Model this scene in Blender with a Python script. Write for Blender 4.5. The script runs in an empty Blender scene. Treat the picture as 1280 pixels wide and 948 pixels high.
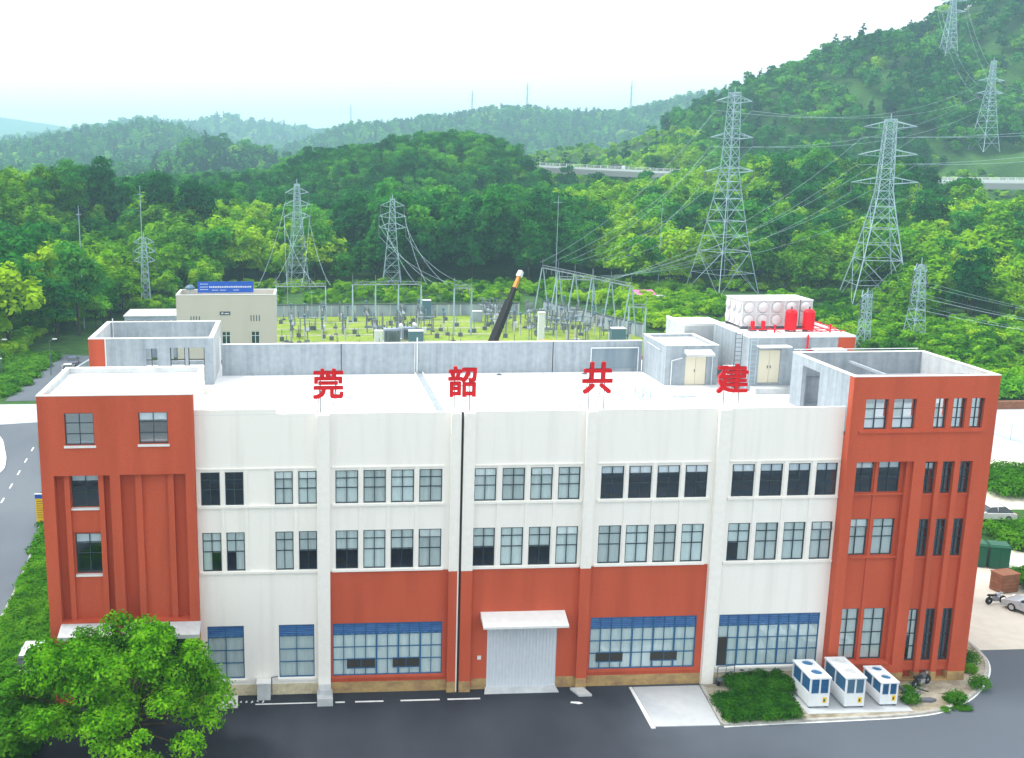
import bpy, math, random
import numpy as np
from mathutils import Vector, Matrix, noise
R = math.radians
SC = bpy.context.scene
COL = SC.collection
rnd = random.Random(7)

# ---------------------------------------------------------------- camera
cam = bpy.data.cameras.new("camera"); camo = bpy.data.objects.new("camera", cam); COL.objects.link(camo)
cam.sensor_width = 36.0; cam.lens = 36.0 * 1353.0 / 1280.0
cam.shift_x = (640 - 444.5) / 1280.0; cam.shift_y = 0.0
cam.clip_start = 0.5; cam.clip_end = 12000
camo.location = (0, -64.157, 34.148)
camo.rotation_euler = (R(90 - 11.843), 0, R(-3.123))
SC.camera = camo

# ---------------------------------------------------------------- light
SUN_EL, SUN_AZ = 58.0, 282.0      # azimuth measured clockwise from +Y
w = bpy.data.worlds.new("World"); SC.world = w; w.use_nodes = True
nt = w.node_tree; nt.nodes.clear()
out = nt.nodes.new("ShaderNodeOutputWorld"); bg = nt.nodes.new("ShaderNodeBackground")
sky = nt.nodes.new("ShaderNodeTexSky"); sky.sky_type = 'NISHITA'; sky.sun_disc = False
sky.sun_elevation = R(SUN_EL); sky.sun_rotation = R(SUN_AZ); sky.air_density = 1.2; sky.dust_density = 3.0; sky.ozone_density = 1.0
mx = nt.nodes.new("ShaderNodeMix"); mx.data_type = 'RGBA'; mx.inputs[0].default_value = 0.72
mx.inputs[7].default_value = (8.3, 8.1, 7.8, 1)
nt.links.new(sky.outputs[0], mx.inputs[6]); nt.links.new(mx.outputs[2], bg.inputs[0])
bg.inputs[1].default_value = 0.13
nt.links.new(bg.outputs[0], out.inputs[0])
sl = bpy.data.lights.new("sun", 'SUN'); sl.energy = 1.5; sl.angle = R(11); sl.color = (1.0, 0.96, 0.9)
so = bpy.data.objects.new("sun", sl); COL.objects.link(so)
sd = Vector((math.sin(R(SUN_AZ)) * math.cos(R(SUN_EL)), math.cos(R(SUN_AZ)) * math.cos(R(SUN_EL)), math.sin(R(SUN_EL))))
so.rotation_euler = sd.to_track_quat('Z', 'Y').to_euler()
SC.view_settings.view_transform = 'Standard'; SC.view_settings.look = 'None'
SC.view_settings.exposure = 1.0; SC.view_settings.gamma = 1.0
SC.cycles.max_bounces = 5; SC.cycles.diffuse_bounces = 3; SC.cycles.glossy_bounces = 2
SC.cycles.transparent_max_bounces = 8; SC.cycles.volume_bounces = 2

# ---------------------------------------------------------------- materials
def mat(name, col, rough=0.7, col2=None, scale=1.0, stretch=(1, 1, 1), lo=0.35, hi=0.65, bump=0.0, bscale=20, metal=0.0,
        detail=4, fine=0.0, spec=0.3):
    m = bpy.data.materials.new(name); m.use_nodes = True; t = m.node_tree; p = t.nodes["Principled BSDF"]
    p.inputs["Roughness"].default_value = rough; p.inputs["Metallic"].default_value = metal
    p.inputs["Specular IOR Level"].default_value = spec
    c = (*col, 1); p.inputs["Base Color"].default_value = c
    geo = None
    if col2 or bump or fine:
        geo = t.nodes.new("ShaderNodeNewGeometry")
        vm = t.nodes.new("ShaderNodeVectorMath"); vm.operation = 'MULTIPLY'; vm.inputs[1].default_value = stretch
        t.links.new(geo.outputs["Position"], vm.inputs[0])
    last = None
    if col2:
        n = t.nodes.new("ShaderNodeTexNoise"); n.inputs["Scale"].default_value = scale; n.inputs["Detail"].default_value = detail
        t.links.new(vm.outputs[0], n.inputs["Vector"])
        r = t.nodes.new("ShaderNodeValToRGB"); r.color_ramp.elements[0].position = lo; r.color_ramp.elements[1].position = hi
        r.color_ramp.elements[0].color = c; r.color_ramp.elements[1].color = (*col2, 1)
        t.links.new(n.outputs[0], r.inputs[0]); last = r.outputs[0]
        t.links.new(last, p.inputs["Base Color"])
    if fine:
        n3 = t.nodes.new("ShaderNodeTexNoise"); n3.inputs["Scale"].default_value = bscale; n3.inputs["Detail"].default_value = 3
        t.links.new(geo.outputs["Position"], n3.inputs["Vector"])
        mr = t.nodes.new("ShaderNodeMapRange"); mr.inputs[1].default_value = .3; mr.inputs[2].default_value = .7
        mr.inputs[3].default_value = 1 - fine; mr.inputs[4].default_value = 1 + fine
        t.links.new(n3.outputs[0], mr.inputs[0])
        sc_ = t.nodes.new("ShaderNodeVectorMath"); sc_.operation = 'SCALE'
        if last: t.links.new(last, sc_.inputs[0])
        else: sc_.inputs[0].default_value = col
        t.links.new(mr.outputs[0], sc_.inputs["Scale"]); t.links.new(sc_.outputs[0], p.inputs["Base Color"])
    if bump:
        n2 = t.nodes.new("ShaderNodeTexNoise"); n2.inputs["Scale"].default_value = bscale; n2.inputs["Detail"].default_value = 3
        t.links.new(geo.outputs["Position"], n2.inputs["Vector"])
        b = t.nodes.new("ShaderNodeBump"); b.inputs["Strength"].default_value = bump; b.inputs["Distance"].default_value = 0.05
        t.links.new(n2.outputs[0], b.inputs["Height"]); t.links.new(b.outputs[0], p.inputs["Normal"])
    return m

def leafmat(name, c1, c2, c3, scale=0.35, trans=0.3):
    """leaf colour varies from tree to tree and from clump to clump, with self-shade painted into the dark end"""
    m = bpy.data.materials.new(name); m.use_nodes = True; t = m.node_tree; t.nodes.clear()
    o = t.nodes.new("ShaderNodeOutputMaterial"); oi = t.nodes.new("ShaderNodeObjectInfo")
    g = t.nodes.new("ShaderNodeNewGeometry")
    n = t.nodes.new("ShaderNodeTexNoise"); n.inputs["Scale"].default_value = scale; n.inputs["Detail"].default_value = 3
    t.links.new(g.outputs["Position"], n.inputs["Vector"])
    n0 = t.nodes.new("ShaderNodeTexNoise"); n0.inputs["Scale"].default_value = 0.022; n0.inputs["Detail"].default_value = 2
    t.links.new(g.outputs["Position"], n0.inputs["Vector"])
    a = t.nodes.new("ShaderNodeMath"); a.operation = 'MULTIPLY_ADD'; a.inputs[1].default_value = 0.45
    t.links.new(oi.outputs["Random"], a.inputs[0])
    b = t.nodes.new("ShaderNodeMath"); b.operation = 'MULTIPLY_ADD'; b.inputs[1].default_value = 1.3; b.inputs[2].default_value = -0.45
    t.links.new(n.outputs[0], b.inputs[0])
    b2 = t.nodes.new("ShaderNodeMath"); b2.operation = 'MULTIPLY_ADD'; b2.inputs[1].default_value = 1.3; b2.inputs[2].default_value = -0.62
    t.links.new(n0.outputs[0], b2.inputs[0])
    s = t.nodes.new("ShaderNodeMath"); t.links.new(b.outputs[0], s.inputs[0]); t.links.new(b2.outputs[0], s.inputs[1])
    t.links.new(s.outputs[0], a.inputs[2])
    r = t.nodes.new("ShaderNodeValToRGB"); e = r.color_ramp.elements
    e[0].position = 0.15; e[0].color = (*c1, 1); e[1].position = 0.85; e[1].color = (*c3, 1)  # dark end of the ramp also paints in shade between leaves
    k = e.new(0.5); k.color = (*c2, 1)
    t.links.new(a.outputs[0], r.inputs[0])
    d = t.nodes.new("ShaderNodeBsdfDiffuse"); tr = t.nodes.new("ShaderNodeBsdfTranslucent"); mxs = t.nodes.new("ShaderNodeMixShader")
    mxs.inputs[0].default_value = trans
    for x in (d, tr): t.links.new(r.outputs[0], x.inputs[0])
    t.links.new(d.outputs[0], mxs.inputs[1]); t.links.new(tr.outputs[0], mxs.inputs[2]); t.links.new(mxs.outputs[0], o.inputs[0])
    return m

def glassmat(name, tint, refl=0.05, mixf=0.6):
    m = bpy.data.materials.new(name); m.use_nodes = True; t = m.node_tree; t.nodes.clear()
    o = t.nodes.new("ShaderNodeOutputMaterial"); tp = t.nodes.new("ShaderNodeBsdfTransparent"); tp.inputs[0].default_value = (*tint, 1)
    gl = t.nodes.new("ShaderNodeBsdfGlossy"); gl.inputs["Roughness"].default_value = 0.04; gl.inputs[0].default_value = (0.9, 0.97, 1, 1)
    g = t.nodes.new("ShaderNodeNewGeometry"); n = t.nodes.new("ShaderNodeTexNoise"); n.inputs["Scale"].default_value = 0.9; n.inputs["Detail"].default_value = 1
    t.links.new(g.outputs["Position"], n.inputs["Vector"])
    b = t.nodes.new("ShaderNodeBump"); b.inputs["Strength"].default_value = 0.25; b.inputs["Distance"].default_value = 0.06
    t.links.new(n.outputs[0], b.inputs["Height"]); t.links.new(b.outputs[0], gl.inputs["Normal"])
    lw = t.nodes.new("ShaderNodeLayerWeight"); lw.inputs[0].default_value = 0.35
    mr = t.nodes.new("ShaderNodeMapRange"); mr.inputs[3].default_value = refl; mr.inputs[4].default_value = mixf * .6
    t.links.new(lw.outputs["Fresnel"], mr.inputs[0])
    mxs = t.nodes.new("ShaderNodeMixShader"); t.links.new(mr.outputs[0], mxs.inputs[0])
    t.links.new(tp.outputs[0], mxs.inputs[1]); t.links.new(gl.outputs[0], mxs.inputs[2]); t.links.new(mxs.outputs[0], o.inputs[0])
    return m

M = {}
M['red'] = mat('red_render', (.54, .094, .042), .75, (.45, .075, .033), 0.9, (1, 1, .12), .4, .75, bump=.15, bscale=9, fine=.05)
M['white'] = mat('white_render', (.87, .85, .80), .8, (.77, .75, .70), 1.5, (1, 1, .07), .50, .85, bump=.08, bscale=9, fine=.02)
M['trim'] = mat('white_trim', (.86, .84, .79), .7, fine=.03, bscale=3)
M['plinth'] = mat('ochre_plinth', (.46, .31, .13), .85, (.30, .19, .10), 1.1, (1, 1, 2), .4, .7, fine=.1, bscale=5)
M['plinthw'] = mat('stained_pale_plinth', (.62, .55, .38), .85, (.42, .34, .22), 1.1, (1, 1, 2), .45, .75, fine=.1, bscale=5)
M['roof'] = mat('white_membrane', (.84, .85, .86), .6, (.66, .68, .69), 0.35, (1, 1, 1), .5, .8, fine=.03, bscale=.8)
M['conc'] = mat('grey_concrete', (.36, .41, .45), .85, (.24, .29, .33), 2.6, (1, 1, .07), .35, .8, fine=.08, bscale=2.5)
M['conc2'] = mat('pale_concrete', (.56, .59, .60), .85, (.42, .45, .47), .8, (1, 1, .2), .4, .75, fine=.08, bscale=2.5)
M['coping'] = mat('pale_coping', (.74, .75, .74), .7, fine=.05, bscale=2)
M['dark'] = mat('dark_gap', (.045, .04, .035), .8)
M['frame'] = mat('dark_window_frame', (.035, .06, .075), .4)
M['bframe'] = mat('blue_window_frame', (.03, .13, .27), .4)
M['louvre'] = mat('blue_louvre', (.045, .17, .46), .5, (.08, .25, .55), 2, (.4, 1, 3), .4, .6)
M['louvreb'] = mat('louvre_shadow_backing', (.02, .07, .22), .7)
M['glass'] = glassmat('pale_glass', (.97, .99, 1.0))
M['dglass'] = glassmat('dark_glass', (.66, .76, .80), .13, .8)
M['curtain'] = mat('pale_curtain', (.78, .86, .83), .9, (.68, .79, .77), 3, (3, 1, .3), .35, .65)
def tone(m, a, b):
    t = m.node_tree; p = t.nodes["Principled BSDF"]; src = p.inputs["Base Color"].links[0].from_socket
    oi = t.nodes.new("ShaderNodeObjectInfo"); mr = t.nodes.new("ShaderNodeMapRange"); mr.inputs[3].default_value = a; mr.inputs[4].default_value = b
    t.links.new(oi.outputs["Random"], mr.inputs[0]); v = t.nodes.new("ShaderNodeVectorMath"); v.operation = 'SCALE'
    t.links.new(src, v.inputs[0]); t.links.new(mr.outputs[0], v.inputs["Scale"]); t.links.new(v.outputs[0], p.inputs["Base Color"])
tone(M['curtain'], .80, 1.08)
M['blind'] = mat('white_blind', (.72, .79, .84), .9)
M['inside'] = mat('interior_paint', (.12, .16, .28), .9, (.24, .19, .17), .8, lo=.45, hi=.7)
M['metalw'] = mat('white_painted_metal', (.72, .76, .79), .4, fine=.03, bscale=2)
M['shutter'] = mat('pale_grey_steel', (.62, .67, .72), .45, fine=.03, bscale=3, spec=.4)
M['signred'] = mat('sign_red', (.66, .004, .010), .45)
M['tankred'] = mat('bright_red_paint', (.72, .01, .025), .4)
M['steel'] = mat('galvanised_steel', (.44, .58, .66), .45, (.33, .46, .53), .5, metal=.25)
M['steeld'] = mat('dark_steel', (.10, .12, .14), .5)
M['tank'] = mat('tank_panel', (.66, .66, .67), .35, (.58, .56, .57), .8)
M['asphalt'] = mat('asphalt', (.024, .028, .040), .88, (.036, .041, .055), .25, (1.0, .55, 1), .40, .70, bump=.2, bscale=30, fine=.16, detail=3)
def worn(m):      # older, paler surfacing towards the eastern end of the road
    t = m.node_tree; p = t.nodes["Principled BSDF"]; src = p.inputs["Base Color"].links[0].from_socket
    g = t.nodes.new("ShaderNodeNewGeometry"); sx_ = t.nodes.new("ShaderNodeSeparateXYZ"); t.links.new(g.outputs["Position"], sx_.inputs[0])
    n = t.nodes.new("ShaderNodeTexNoise"); n.inputs["Scale"].default_value = .12; n.inputs["Detail"].default_value = 5; t.links.new(g.outputs["Position"], n.inputs["Vector"])
    a = t.nodes.new("ShaderNodeMath"); a.operation = 'MULTIPLY_ADD'; a.inputs[1].default_value = 16; t.links.new(n.outputs[0], a.inputs[0]); t.links.new(sx_.outputs[0], a.inputs[2])
    r = t.nodes.new("ShaderNodeMapRange"); r.interpolation_type = 'SMOOTHSTEP'; r.inputs[1].default_value = 22; r.inputs[2].default_value = 40; t.links.new(a.outputs[0], r.inputs[0])
    mx_ = t.nodes.new("ShaderNodeMix"); mx_.data_type = 'RGBA'; mx_.inputs[7].default_value = (.10, .122, .15, 1); t.links.new(r.outputs[0], mx_.inputs[0]); t.links.new(src, mx_.inputs[6]); t.links.new(mx_.outputs[2], p.inputs["Base Color"])
worn(M['asphalt'])
M['asphalt2'] = mat('grey_asphalt', (.10, .12, .15), .85, (.14, .165, .19), .08, (1, .5, 1), .4, .65, bump=.2, bscale=30, fine=.12)
M['paint'] = mat('road_paint', (.78, .80, .80), .7, (.5, .52, .52), 3, lo=.5, hi=.8)
M['yard'] = mat('yard_concrete', (.66, .63, .54), .85, (.56, .54, .48), .15, lo=.4, hi=.7, fine=.06, bscale=1.2)
M['apron'] = mat('apron_concrete', (.50, .53, .55), .85, (.42, .46, .49), .4, lo=.4, hi=.7, fine=.05, bscale=2)
M['kerb'] = mat('kerb_stone', (.45, .45, .42), .85, (.30, .30, .27), 1.2, lo=.4, hi=.7, fine=.12, bscale=4)
M['soil'] = mat('sandy_soil', (.42, .39, .31), .95, (.22, .19, .13), .9, lo=.4, hi=.7, bump=.6, bscale=4, fine=.15)
M['grassg'] = mat('hill_ground', (.018, .065, .012), .95, (.045, .13, .018), .05, lo=.35, hi=.65, fine=.3, bscale=.6)
M['lawn'] = mat('lime_turf', (.27, .36, .05), .95, (.15, .26, .035), .22, lo=.35, hi=.75, fine=.22, bscale=1.1)
M['bark'] = mat('bark', (.12, .085, .055), .9, (.06, .045, .03), 3, (1, 1, .3), bump=.6, bscale=12)
M['stemdark'] = mat('dark_bark', (.05, .04, .03), .9)
M['cream'] = mat('cream_render', (.64, .60, .53), .8, (.58, .55, .47), .3, (1, 1, .3), .45, .8)
M['blue'] = mat('banner_blue', (.015, .10, .50), .5)
M['yellow'] = mat('yellow_board', (.80, .52, .01), .5)
M['greenm'] = mat('green_enamel', (.012, .10, .055), .45)
M['brownm'] = mat('brown_board', (.26, .11, .06), .8, (.20, .08, .04), 2)
M['orange'] = mat('orange_paint', (.62, .24, .02), .5)
M['tyre'] = mat('tyre_rubber', (.02, .02, .022), .85)
M['carw'] = mat('white_car_paint', (.72, .74, .76), .25, spec=.6)
M['cars'] = mat('silver_car_paint', (.42, .45, .50), .25, spec=.6, metal=.4)
M['carb'] = mat('blue_grey_car_paint', (.08, .13, .22), .25, spec=.6)
M['lamp'] = mat('lamp_lens', (.75, .75, .7), .2)
M['lampr'] = mat('tail_lens', (.5, .02, .02), .2)
M['cwall'] = mat('substation_wall', (.40, .46, .56), .85, (.20, .25, .36), .3, (1, 1, .4), .4, .7)
M['porc'] = mat('insulator', (.13, .15, .18), .35)
M['boom'] = mat('boom_black', (.022, .020, .022), .8, spec=.15)
M['gate'] = mat('slate_gate', (.17, .23, .28), .7, (.24, .30, .34), 2, (1, 1, .1))
M['coilp'] = mat('pale_coil', (.34, .47, .50), .5)
M['steels'] = mat('weathered_steel', (.30, .36, .40), .5, (.18, .22, .27), .4, metal=.2)
M['bluecab'] = mat('blue_cabinet', (.10, .19, .26), .5)
M['highway'] = mat('highway_concrete', (.42, .43, .46), .85)
M['pink'] = mat('pink_awning', (.62, .18, .38), .7)
M['doorc'] = mat('cream_door', (.70, .66, .52), .6)
L_bamboo = leafmat('bamboo_leaves', (.03, .16, .005), (.17, .43, .008), (.40, .64, .015))
L_broad = leafmat('broad_leaves', (.008, .085, .010), (.05, .26, .016), (.19, .50, .020))
L_dark = leafmat('dark_leaves', (.006, .085, .020), (.030, .21, .030), (.12, .40, .036))
L_pine = leafmat('pine_needles', (.006, .045, .026), (.012, .080, .040), (.028, .13, .045))
L_hedge = leafmat('hedge_leaves', (.02, .10, .008), (.045, .18, .012), (.09, .27, .02), 1.2)
L_lawn = leafmat('grass_blades', (.035, .14, .01), (.07, .25, .012), (.14, .36, .02), .6)
L_front = leafmat('front_tree_leaves', (.018, .12, .005), (.12, .38, .010), (.30, .62, .03), 1.5, .35)

# ---------------------------------------------------------------- mesh builder
class MB:
    def __init__(s): s.v = []; s.f = []
    def box(s, x0, x1, y0, y1, z0, z1):
        n = len(s.v)
        s.v += [(x0, y0, z0), (x1, y0, z0), (x1, y1, z0), (x0, y1, z0), (x0, y0, z1), (x1, y0, z1), (x1, y1, z1), (x0, y1, z1)]
        s.f += [(n, n+3, n+2, n+1), (n+4, n+5, n+6, n+7), (n, n+1, n+5, n+4), (n+1, n+2, n+6, n+5), (n+2, n+3, n+7, n+6), (n+3, n, n+4, n+7)]
        return s
    def hexa(s, p):   # 8 corner points, bottom 4 then top 4
        n = len(s.v); s.v += [tuple(q) for q in p]
        s.f += [(n, n+3, n+2, n+1), (n+4, n+5, n+6, n+7), (n, n+1, n+5, n+4), (n+1, n+2, n+6, n+5), (n+2, n+3, n+7, n+6), (n+3, n, n+4, n+7)]
        return s
    def bar(s, p, q, r, n=4, r2=None, cap=True):
        p, q = Vector(p), Vector(q); d = (q - p)
        if d.length < 1e-6: return s
        d.normalize(); a = d.orthogonal().normalized(); b = d.cross(a); k = len(s.v); r2 = r if r2 is None else r2
        for c, rr in ((p, r), (q, r2)):
            for i in range(n):
                t = 2 * math.pi * (i + .5) / n; s.v.append(tuple(c + (a * math.cos(t) + b * math.sin(t)) * rr))
        for i in range(n):
            j = (i + 1) % n; s.f.append((k + i, k + j, k + n + j, k + n + i))
        if cap: s.f += [tuple(k + n - 1 - i for i in range(n)), tuple(k + n + i for i in range(n))]
        return s
    def path(s, pts, r, n=4):
        for a, b in zip(pts, pts[1:]): s.bar(a, b, r, n)
        return s
    def prism(s, pts, z0, z1):
        n = len(pts); k = len(s.v)
        s.v += [(x, y, z0) for x, y in pts] + [(x, y, z1) for x, y in pts]
        s.f += [tuple(k + n - 1 - i for i in range(n)), tuple(k + n + i for i in range(n))]
        for i in range(n):
            j = (i + 1) % n; s.f.append((k + i, k + j, k + n + j, k + n + i))
        return s
    def extr(s, pts, y0, y1):      # outline in x,z pushed along y
        n = len(pts); k = len(s.v)
        s.v += [(x, y0, z) for x, z in pts] + [(x, y1, z) for x, z in pts]
        s.f += [tuple(k + i for i in range(n)), tuple(k + 2 * n - 1 - i for i in range(n))]
        for i in range(n):
            j = (i + 1) % n; s.f.append((k + j, k + i, k + n + i, k + n + j))
        return s
    def lathe(s, prof, c=(0, 0, 0), n=12, axis='z'):
        k = len(s.v)
        for r, z in prof:
            for i in range(n):
                t = 2 * math.pi * i / n; a, b = r * math.cos(t), r * math.sin(t)
                s.v.append((c[0] + a, c[1] + b, c[2] + z) if axis == 'z' else (c[0] + a, c[1] + z, c[2] + b) if axis == 'y' else (c[0] + z, c[1] + a, c[2] + b))
        m = len(prof)
        for q in range(m - 1):
            for i in range(n):
                j = (i + 1) % n; s.f.append((k + q*n + i, k + q*n + j, k + (q+1)*n + j, k + (q+1)*n + i))
        s.f += [tuple(k + n - 1 - i for i in range(n)), tuple(k + (m-1)*n + i for i in range(n))]
        return s
    def wall(s, x0, x1, z0, z1, y0, y1, ops):
        """wall in the x-z plane with rectangular openings (ox0,ox1,oz0,oz1)"""
        xs = sorted({x0, x1, *[o[0] for o in ops], *[o[1] for o in ops]}); zs = sorted({z0, z1, *[o[2] for o in ops], *[o[3] for o in ops]})
        xs = [x for x in xs if x0 <= x <= x1]; zs = [z for z in zs if z0 <= z <= z1]
        nx, nz = len(xs) - 1, len(zs) - 1
        sol = [[not any(o[0] < (xs[i]+xs[i+1])/2 < o[1] and o[2] < (zs[j]+zs[j+1])/2 < o[3] for o in ops) for j in range(nz)] for i in range(nx)]
        S = lambda i, j: 0 <= i < nx and 0 <= j < nz and sol[i][j]
        def q(*p): k = len(s.v); s.v.extend(p); s.f.append((k, k+1, k+2, k+3))
        for i in range(nx):
            for j in range(nz):
                if not sol[i][j]: continue
                a, b, c, d = xs[i], xs[i+1], zs[j], zs[j+1]
                q((a, y0, c), (b, y0, c), (b, y0, d), (a, y0, d)); q((b, y1, c), (a, y1, c), (a, y1, d), (b, y1, d))
                if not S(i-1, j): q((a, y1, c), (a, y0, c), (a, y0, d), (a, y1, d))
                if not S(i+1, j): q((b, y0, c), (b, y1, c), (b, y1, d), (b, y0, d))
                if not S(i, j-1): q((a, y1, c), (b, y1, c), (b, y0, c), (a, y0, c))
                if not S(i, j+1): q((a, y0, d), (b, y0, d), (b, y1, d), (a, y1, d))
        return s
    def mesh(s, name, m, smooth=False):
        me = bpy.data.meshes.new(name); me.from_pydata(s.v, [], s.f); me.update()
        if m: me.materials.append(m)
        if smooth: me.polygons.foreach_set('use_smooth', [True] * len(me.polygons))
        return me
    def build(s, name, m, parent=None, loc=None, smooth=False, kind=None, rotz=0):
        o = bpy.data.objects.new(name, s.mesh(name, m, smooth)); COL.objects.link(o)
        place(o, parent, loc, rotz)
        if kind: o['kind'] = kind
        return o

def place(o, parent=None, loc=None, rotz=0):
    """loc None: the mesh holds world coordinates"""
    if parent is not None:
        o.parent = parent
        if loc is None and not parent.get('_local'): o.location = -wl(parent)
        elif loc is not None: o.location = loc
    elif loc is not None: o.location = loc
    if rotz: o.rotation_euler = (0, 0, rotz)
def wl(o):
    v = Vector(o.location)
    while o.parent: o = o.parent; v += o.location
    return v
def tag(o, label, cat, group=None):
    o['label'] = label; o['category'] = cat
    if group: o['group'] = group
    return o
def thing(name, label, cat, loc=(0, 0, 0), rotz=0, group=None):
    o = bpy.data.objects.new(name, None); COL.objects.link(o); o.location = loc; o.rotation_euler = (0, 0, rotz)
    o.empty_display_size = .3
    return tag(o, label, cat, group)
def lpart(mb, name, m, parent, loc=(0, 0, 0), smooth=False, kind=None):   # part whose mesh is in the parent's own frame
    return mb.build(name, m, parent, loc, smooth, kind)
def inst(me, name, parent, loc, scale=None, rotz=0):
    o = bpy.data.objects.new(name, me); COL.objects.link(o); o.parent = parent; o.location = loc
    if scale: o.scale = scale
    if rotz: o.rotation_euler = (0, 0, rotz)
    return o
def copy_tree(o, parent=None):
    c = o.copy(); COL.objects.link(c)
    if parent: c.parent = parent
    for ch in o.children: copy_tree(ch, c)
    return c
def struct(mb, name, m): return mb.build(name, m, kind='structure')

# ================================================================ TERRAIN
RIDGES = [
    ([(-110, 230, 25.2), (-91, 235, 22.1), (-79, 235, 16.4), (-70, 230, 14.9), (-60, 225, 9.3), (-51, 215, 3.0)], 75),
    ([(-94, 130, 10.0), (-74, 130, 7.0), (-61, 130, 4.1)], 40),
    ([(-14, 430, 13.5), (4, 430, 23.6), (18, 430, 23.6), (40, 430, 27.9), (47, 430, 30.6), (68, 430, 31.7), (83, 430, 29.6), (96, 430, 24.4), (103, 430, 13.4), (116, 430, 4.4)], 110),
    ([(-121, 700, 1.5), (-99, 700, 6.9), (-71, 700, 20.3), (-54, 700, 22.5), (-38, 700, 19.2), (-22, 700, 14.9), (0, 700, 6.8)], 160),
    ([(-386, 1050, 20.4), (-292, 1050, 28.1), (-252, 1050, 32.8), (-213, 1050, 41.4), (-173, 1050, 46.0), (-150, 1050, 49.9), (-126, 1050, 49.2), (-102, 1050, 43.8), (-83, 1050, 29.8), (-63, 1050, 15.7)], 260),
    ([(-750, 2200, 44.1), (-593, 2200, 42.7), (-497, 2200, 55.3), (-384, 2200, 71.1), (-304, 2200, 87.0), (-248, 2200, 79.2), (-200, 2200, 80.8), (-143, 2200, 93.5), (-95, 2200, 81.0), (-30, 2200, 71.6), (35, 2200, 65.3), (83, 2200, 60.6)], 500),
    ([(-1548, 4200, 211.3), (-1109, 4200, 168.5), (-932, 4200, 145.4), (-784, 4200, 119.1), (-603, 4200, 140.0), (-453, 4200, 104.6)], 800),
    ([(-37, 1250, 20.4), (30, 1250, 44.5), (67, 1250, 56.5), (143, 1250, 63.1), (210, 1250, 72.5), (248, 1250, 77.2), (296, 1250, 71.7), (354, 1250, 70.0), (393, 1250, 70.1), (432, 1250, 79.5), (470, 1250, 88.8), (509, 1250, 95.4), (547, 1250, 102.0), (640, 1200, 120)], 300),
    ([(139, 640, 25.3), (155, 640, 31.3), (170, 640, 35.9), (191, 640, 36.4), (204, 640, 30.3), (215, 640, 22.2)], 60),
    ([(214, 560, 19.6), (220, 560, 27.7), (237, 570, 41.4), (250, 580, 49.9), (277, 590, 64.3), (300, 600, 76.2), (315, 600, 80.9), (329, 600, 87.5), (338, 600, 94.9), (364, 610, 93.3), (389, 620, 100.2), (399, 620, 105.0), (413, 620, 117.0), (451, 620, 136.1), (520, 620, 157.7)], 135),
    ([(303, 455, 17.4), (314, 455, 20.8), (327, 455, 25.1), (338, 455, 29.6), (354, 455, 34.6), (400, 455, 46)], 60),
    ([(185, 500, 21.3), (195, 500, 26.2), (211, 510, 32.3), (228, 520, 37.9)], 60),
    ([(78, 330, 3.7), (96, 330, 7.7), (125, 330, 9.4), (146, 330, 10.5), (161, 330, 16.2), (178, 330, 17.6), (200, 330, 17.1), (221, 330, 15.0), (234, 330, 5.4), (271, 330, 5.3), (308, 330, 6.6)], 85),
    ([(165, 235, 2.0), (187, 225, 5.0), (215, 220, 8.4), (250, 215, 10)], 60),
]
def farther(i, k, dz=0):       # the distant ridges stand this much farther off, and are as much larger
    p, wd = RIDGES[i]; RIDGES[i] = ([(x*k, (y+64)*k - 64, (z-dz-34.1)*k + 34.1) for x, y, z in p], wd*k*.8)
farther(3, 1.22, -7); farther(4, 1.5, -3); farther(5, 1.3, 3); farther(6, 1.15, 8); farther(7, 1.45, 1); farther(2, 1.0, 2.5)
def vnoise(X, Y, f, seed):
    """smooth value noise on numpy arrays"""
    x = X * f + seed * 17.3; y = Y * f + seed * 9.1
    xi = np.floor(x); yi = np.floor(y); u = x - xi; v = y - yi
    u = u*u*(3-2*u); v = v*v*(3-2*v)
    def h(a, b):
        t = np.sin(a * 127.1 + b * 311.7 + seed * 74.7) * 43758.5453
        return t - np.floor(t)
    return (h(xi, yi)*(1-u) + h(xi+1, yi)*u)*(1-v) + (h(xi, yi+1)*(1-u) + h(xi+1, yi+1)*u)*v
def sstep(a, b, x):
    t = np.clip((x - a) / (b - a), 0, 1); return t*t*(3-2*t)
def height(X, Y):
    X = np.asarray(X, float); Y = np.asarray(Y, float)
    H = np.zeros_like(X)
    for pts, wd in RIDGES:
        best = np.full_like(X, 1e9); z = np.zeros_like(X)
        for (ax, ay, az), (bx, by, bz) in zip(pts, pts[1:]):
            dx, dy = bx - ax, by - ay
            t = np.clip(((X-ax)*dx + (Y-ay)*dy) / (dx*dx + dy*dy), 0, 1)
            d = np.hypot(X - ax - t*dx, Y - ay - t*dy); k = d < best
            best = np.where(k, d, best); z = np.where(k, az + t*(bz-az), z)
        h = z * np.exp(-(best / wd)**2 * 1.1)
        H = np.maximum(H, h)
    amp = np.clip(H, 0, 40) / 40
    H = H + amp * (5*(vnoise(X, Y, 1/55., 3) - .5)*sstep(240, 420, Y) + 9*(vnoise(X, Y, 1/120., 5) - .5)*sstep(700, 1100, Y))
    dx = np.maximum(np.maximum(-46 - X, X - 104), 0); dy = np.maximum(Y - 212, 0)
    H = H * sstep(0, 45, np.hypot(dx, dy))
    hw = highway_y(X); near = sstep(30, 10, np.abs(Y - hw)) * sstep(105, 125, X)
    return H*(1-near) + near*np.minimum(H, 14)
def highway_y(X):
    return 470 - (np.asarray(X, float) - 110) * 0.42
def axis(pieces):
    o = []
    for a, b, st in pieces: o += list(np.arange(a, b, st))
    return np.array(o + [pieces[-1][1]])
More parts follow.
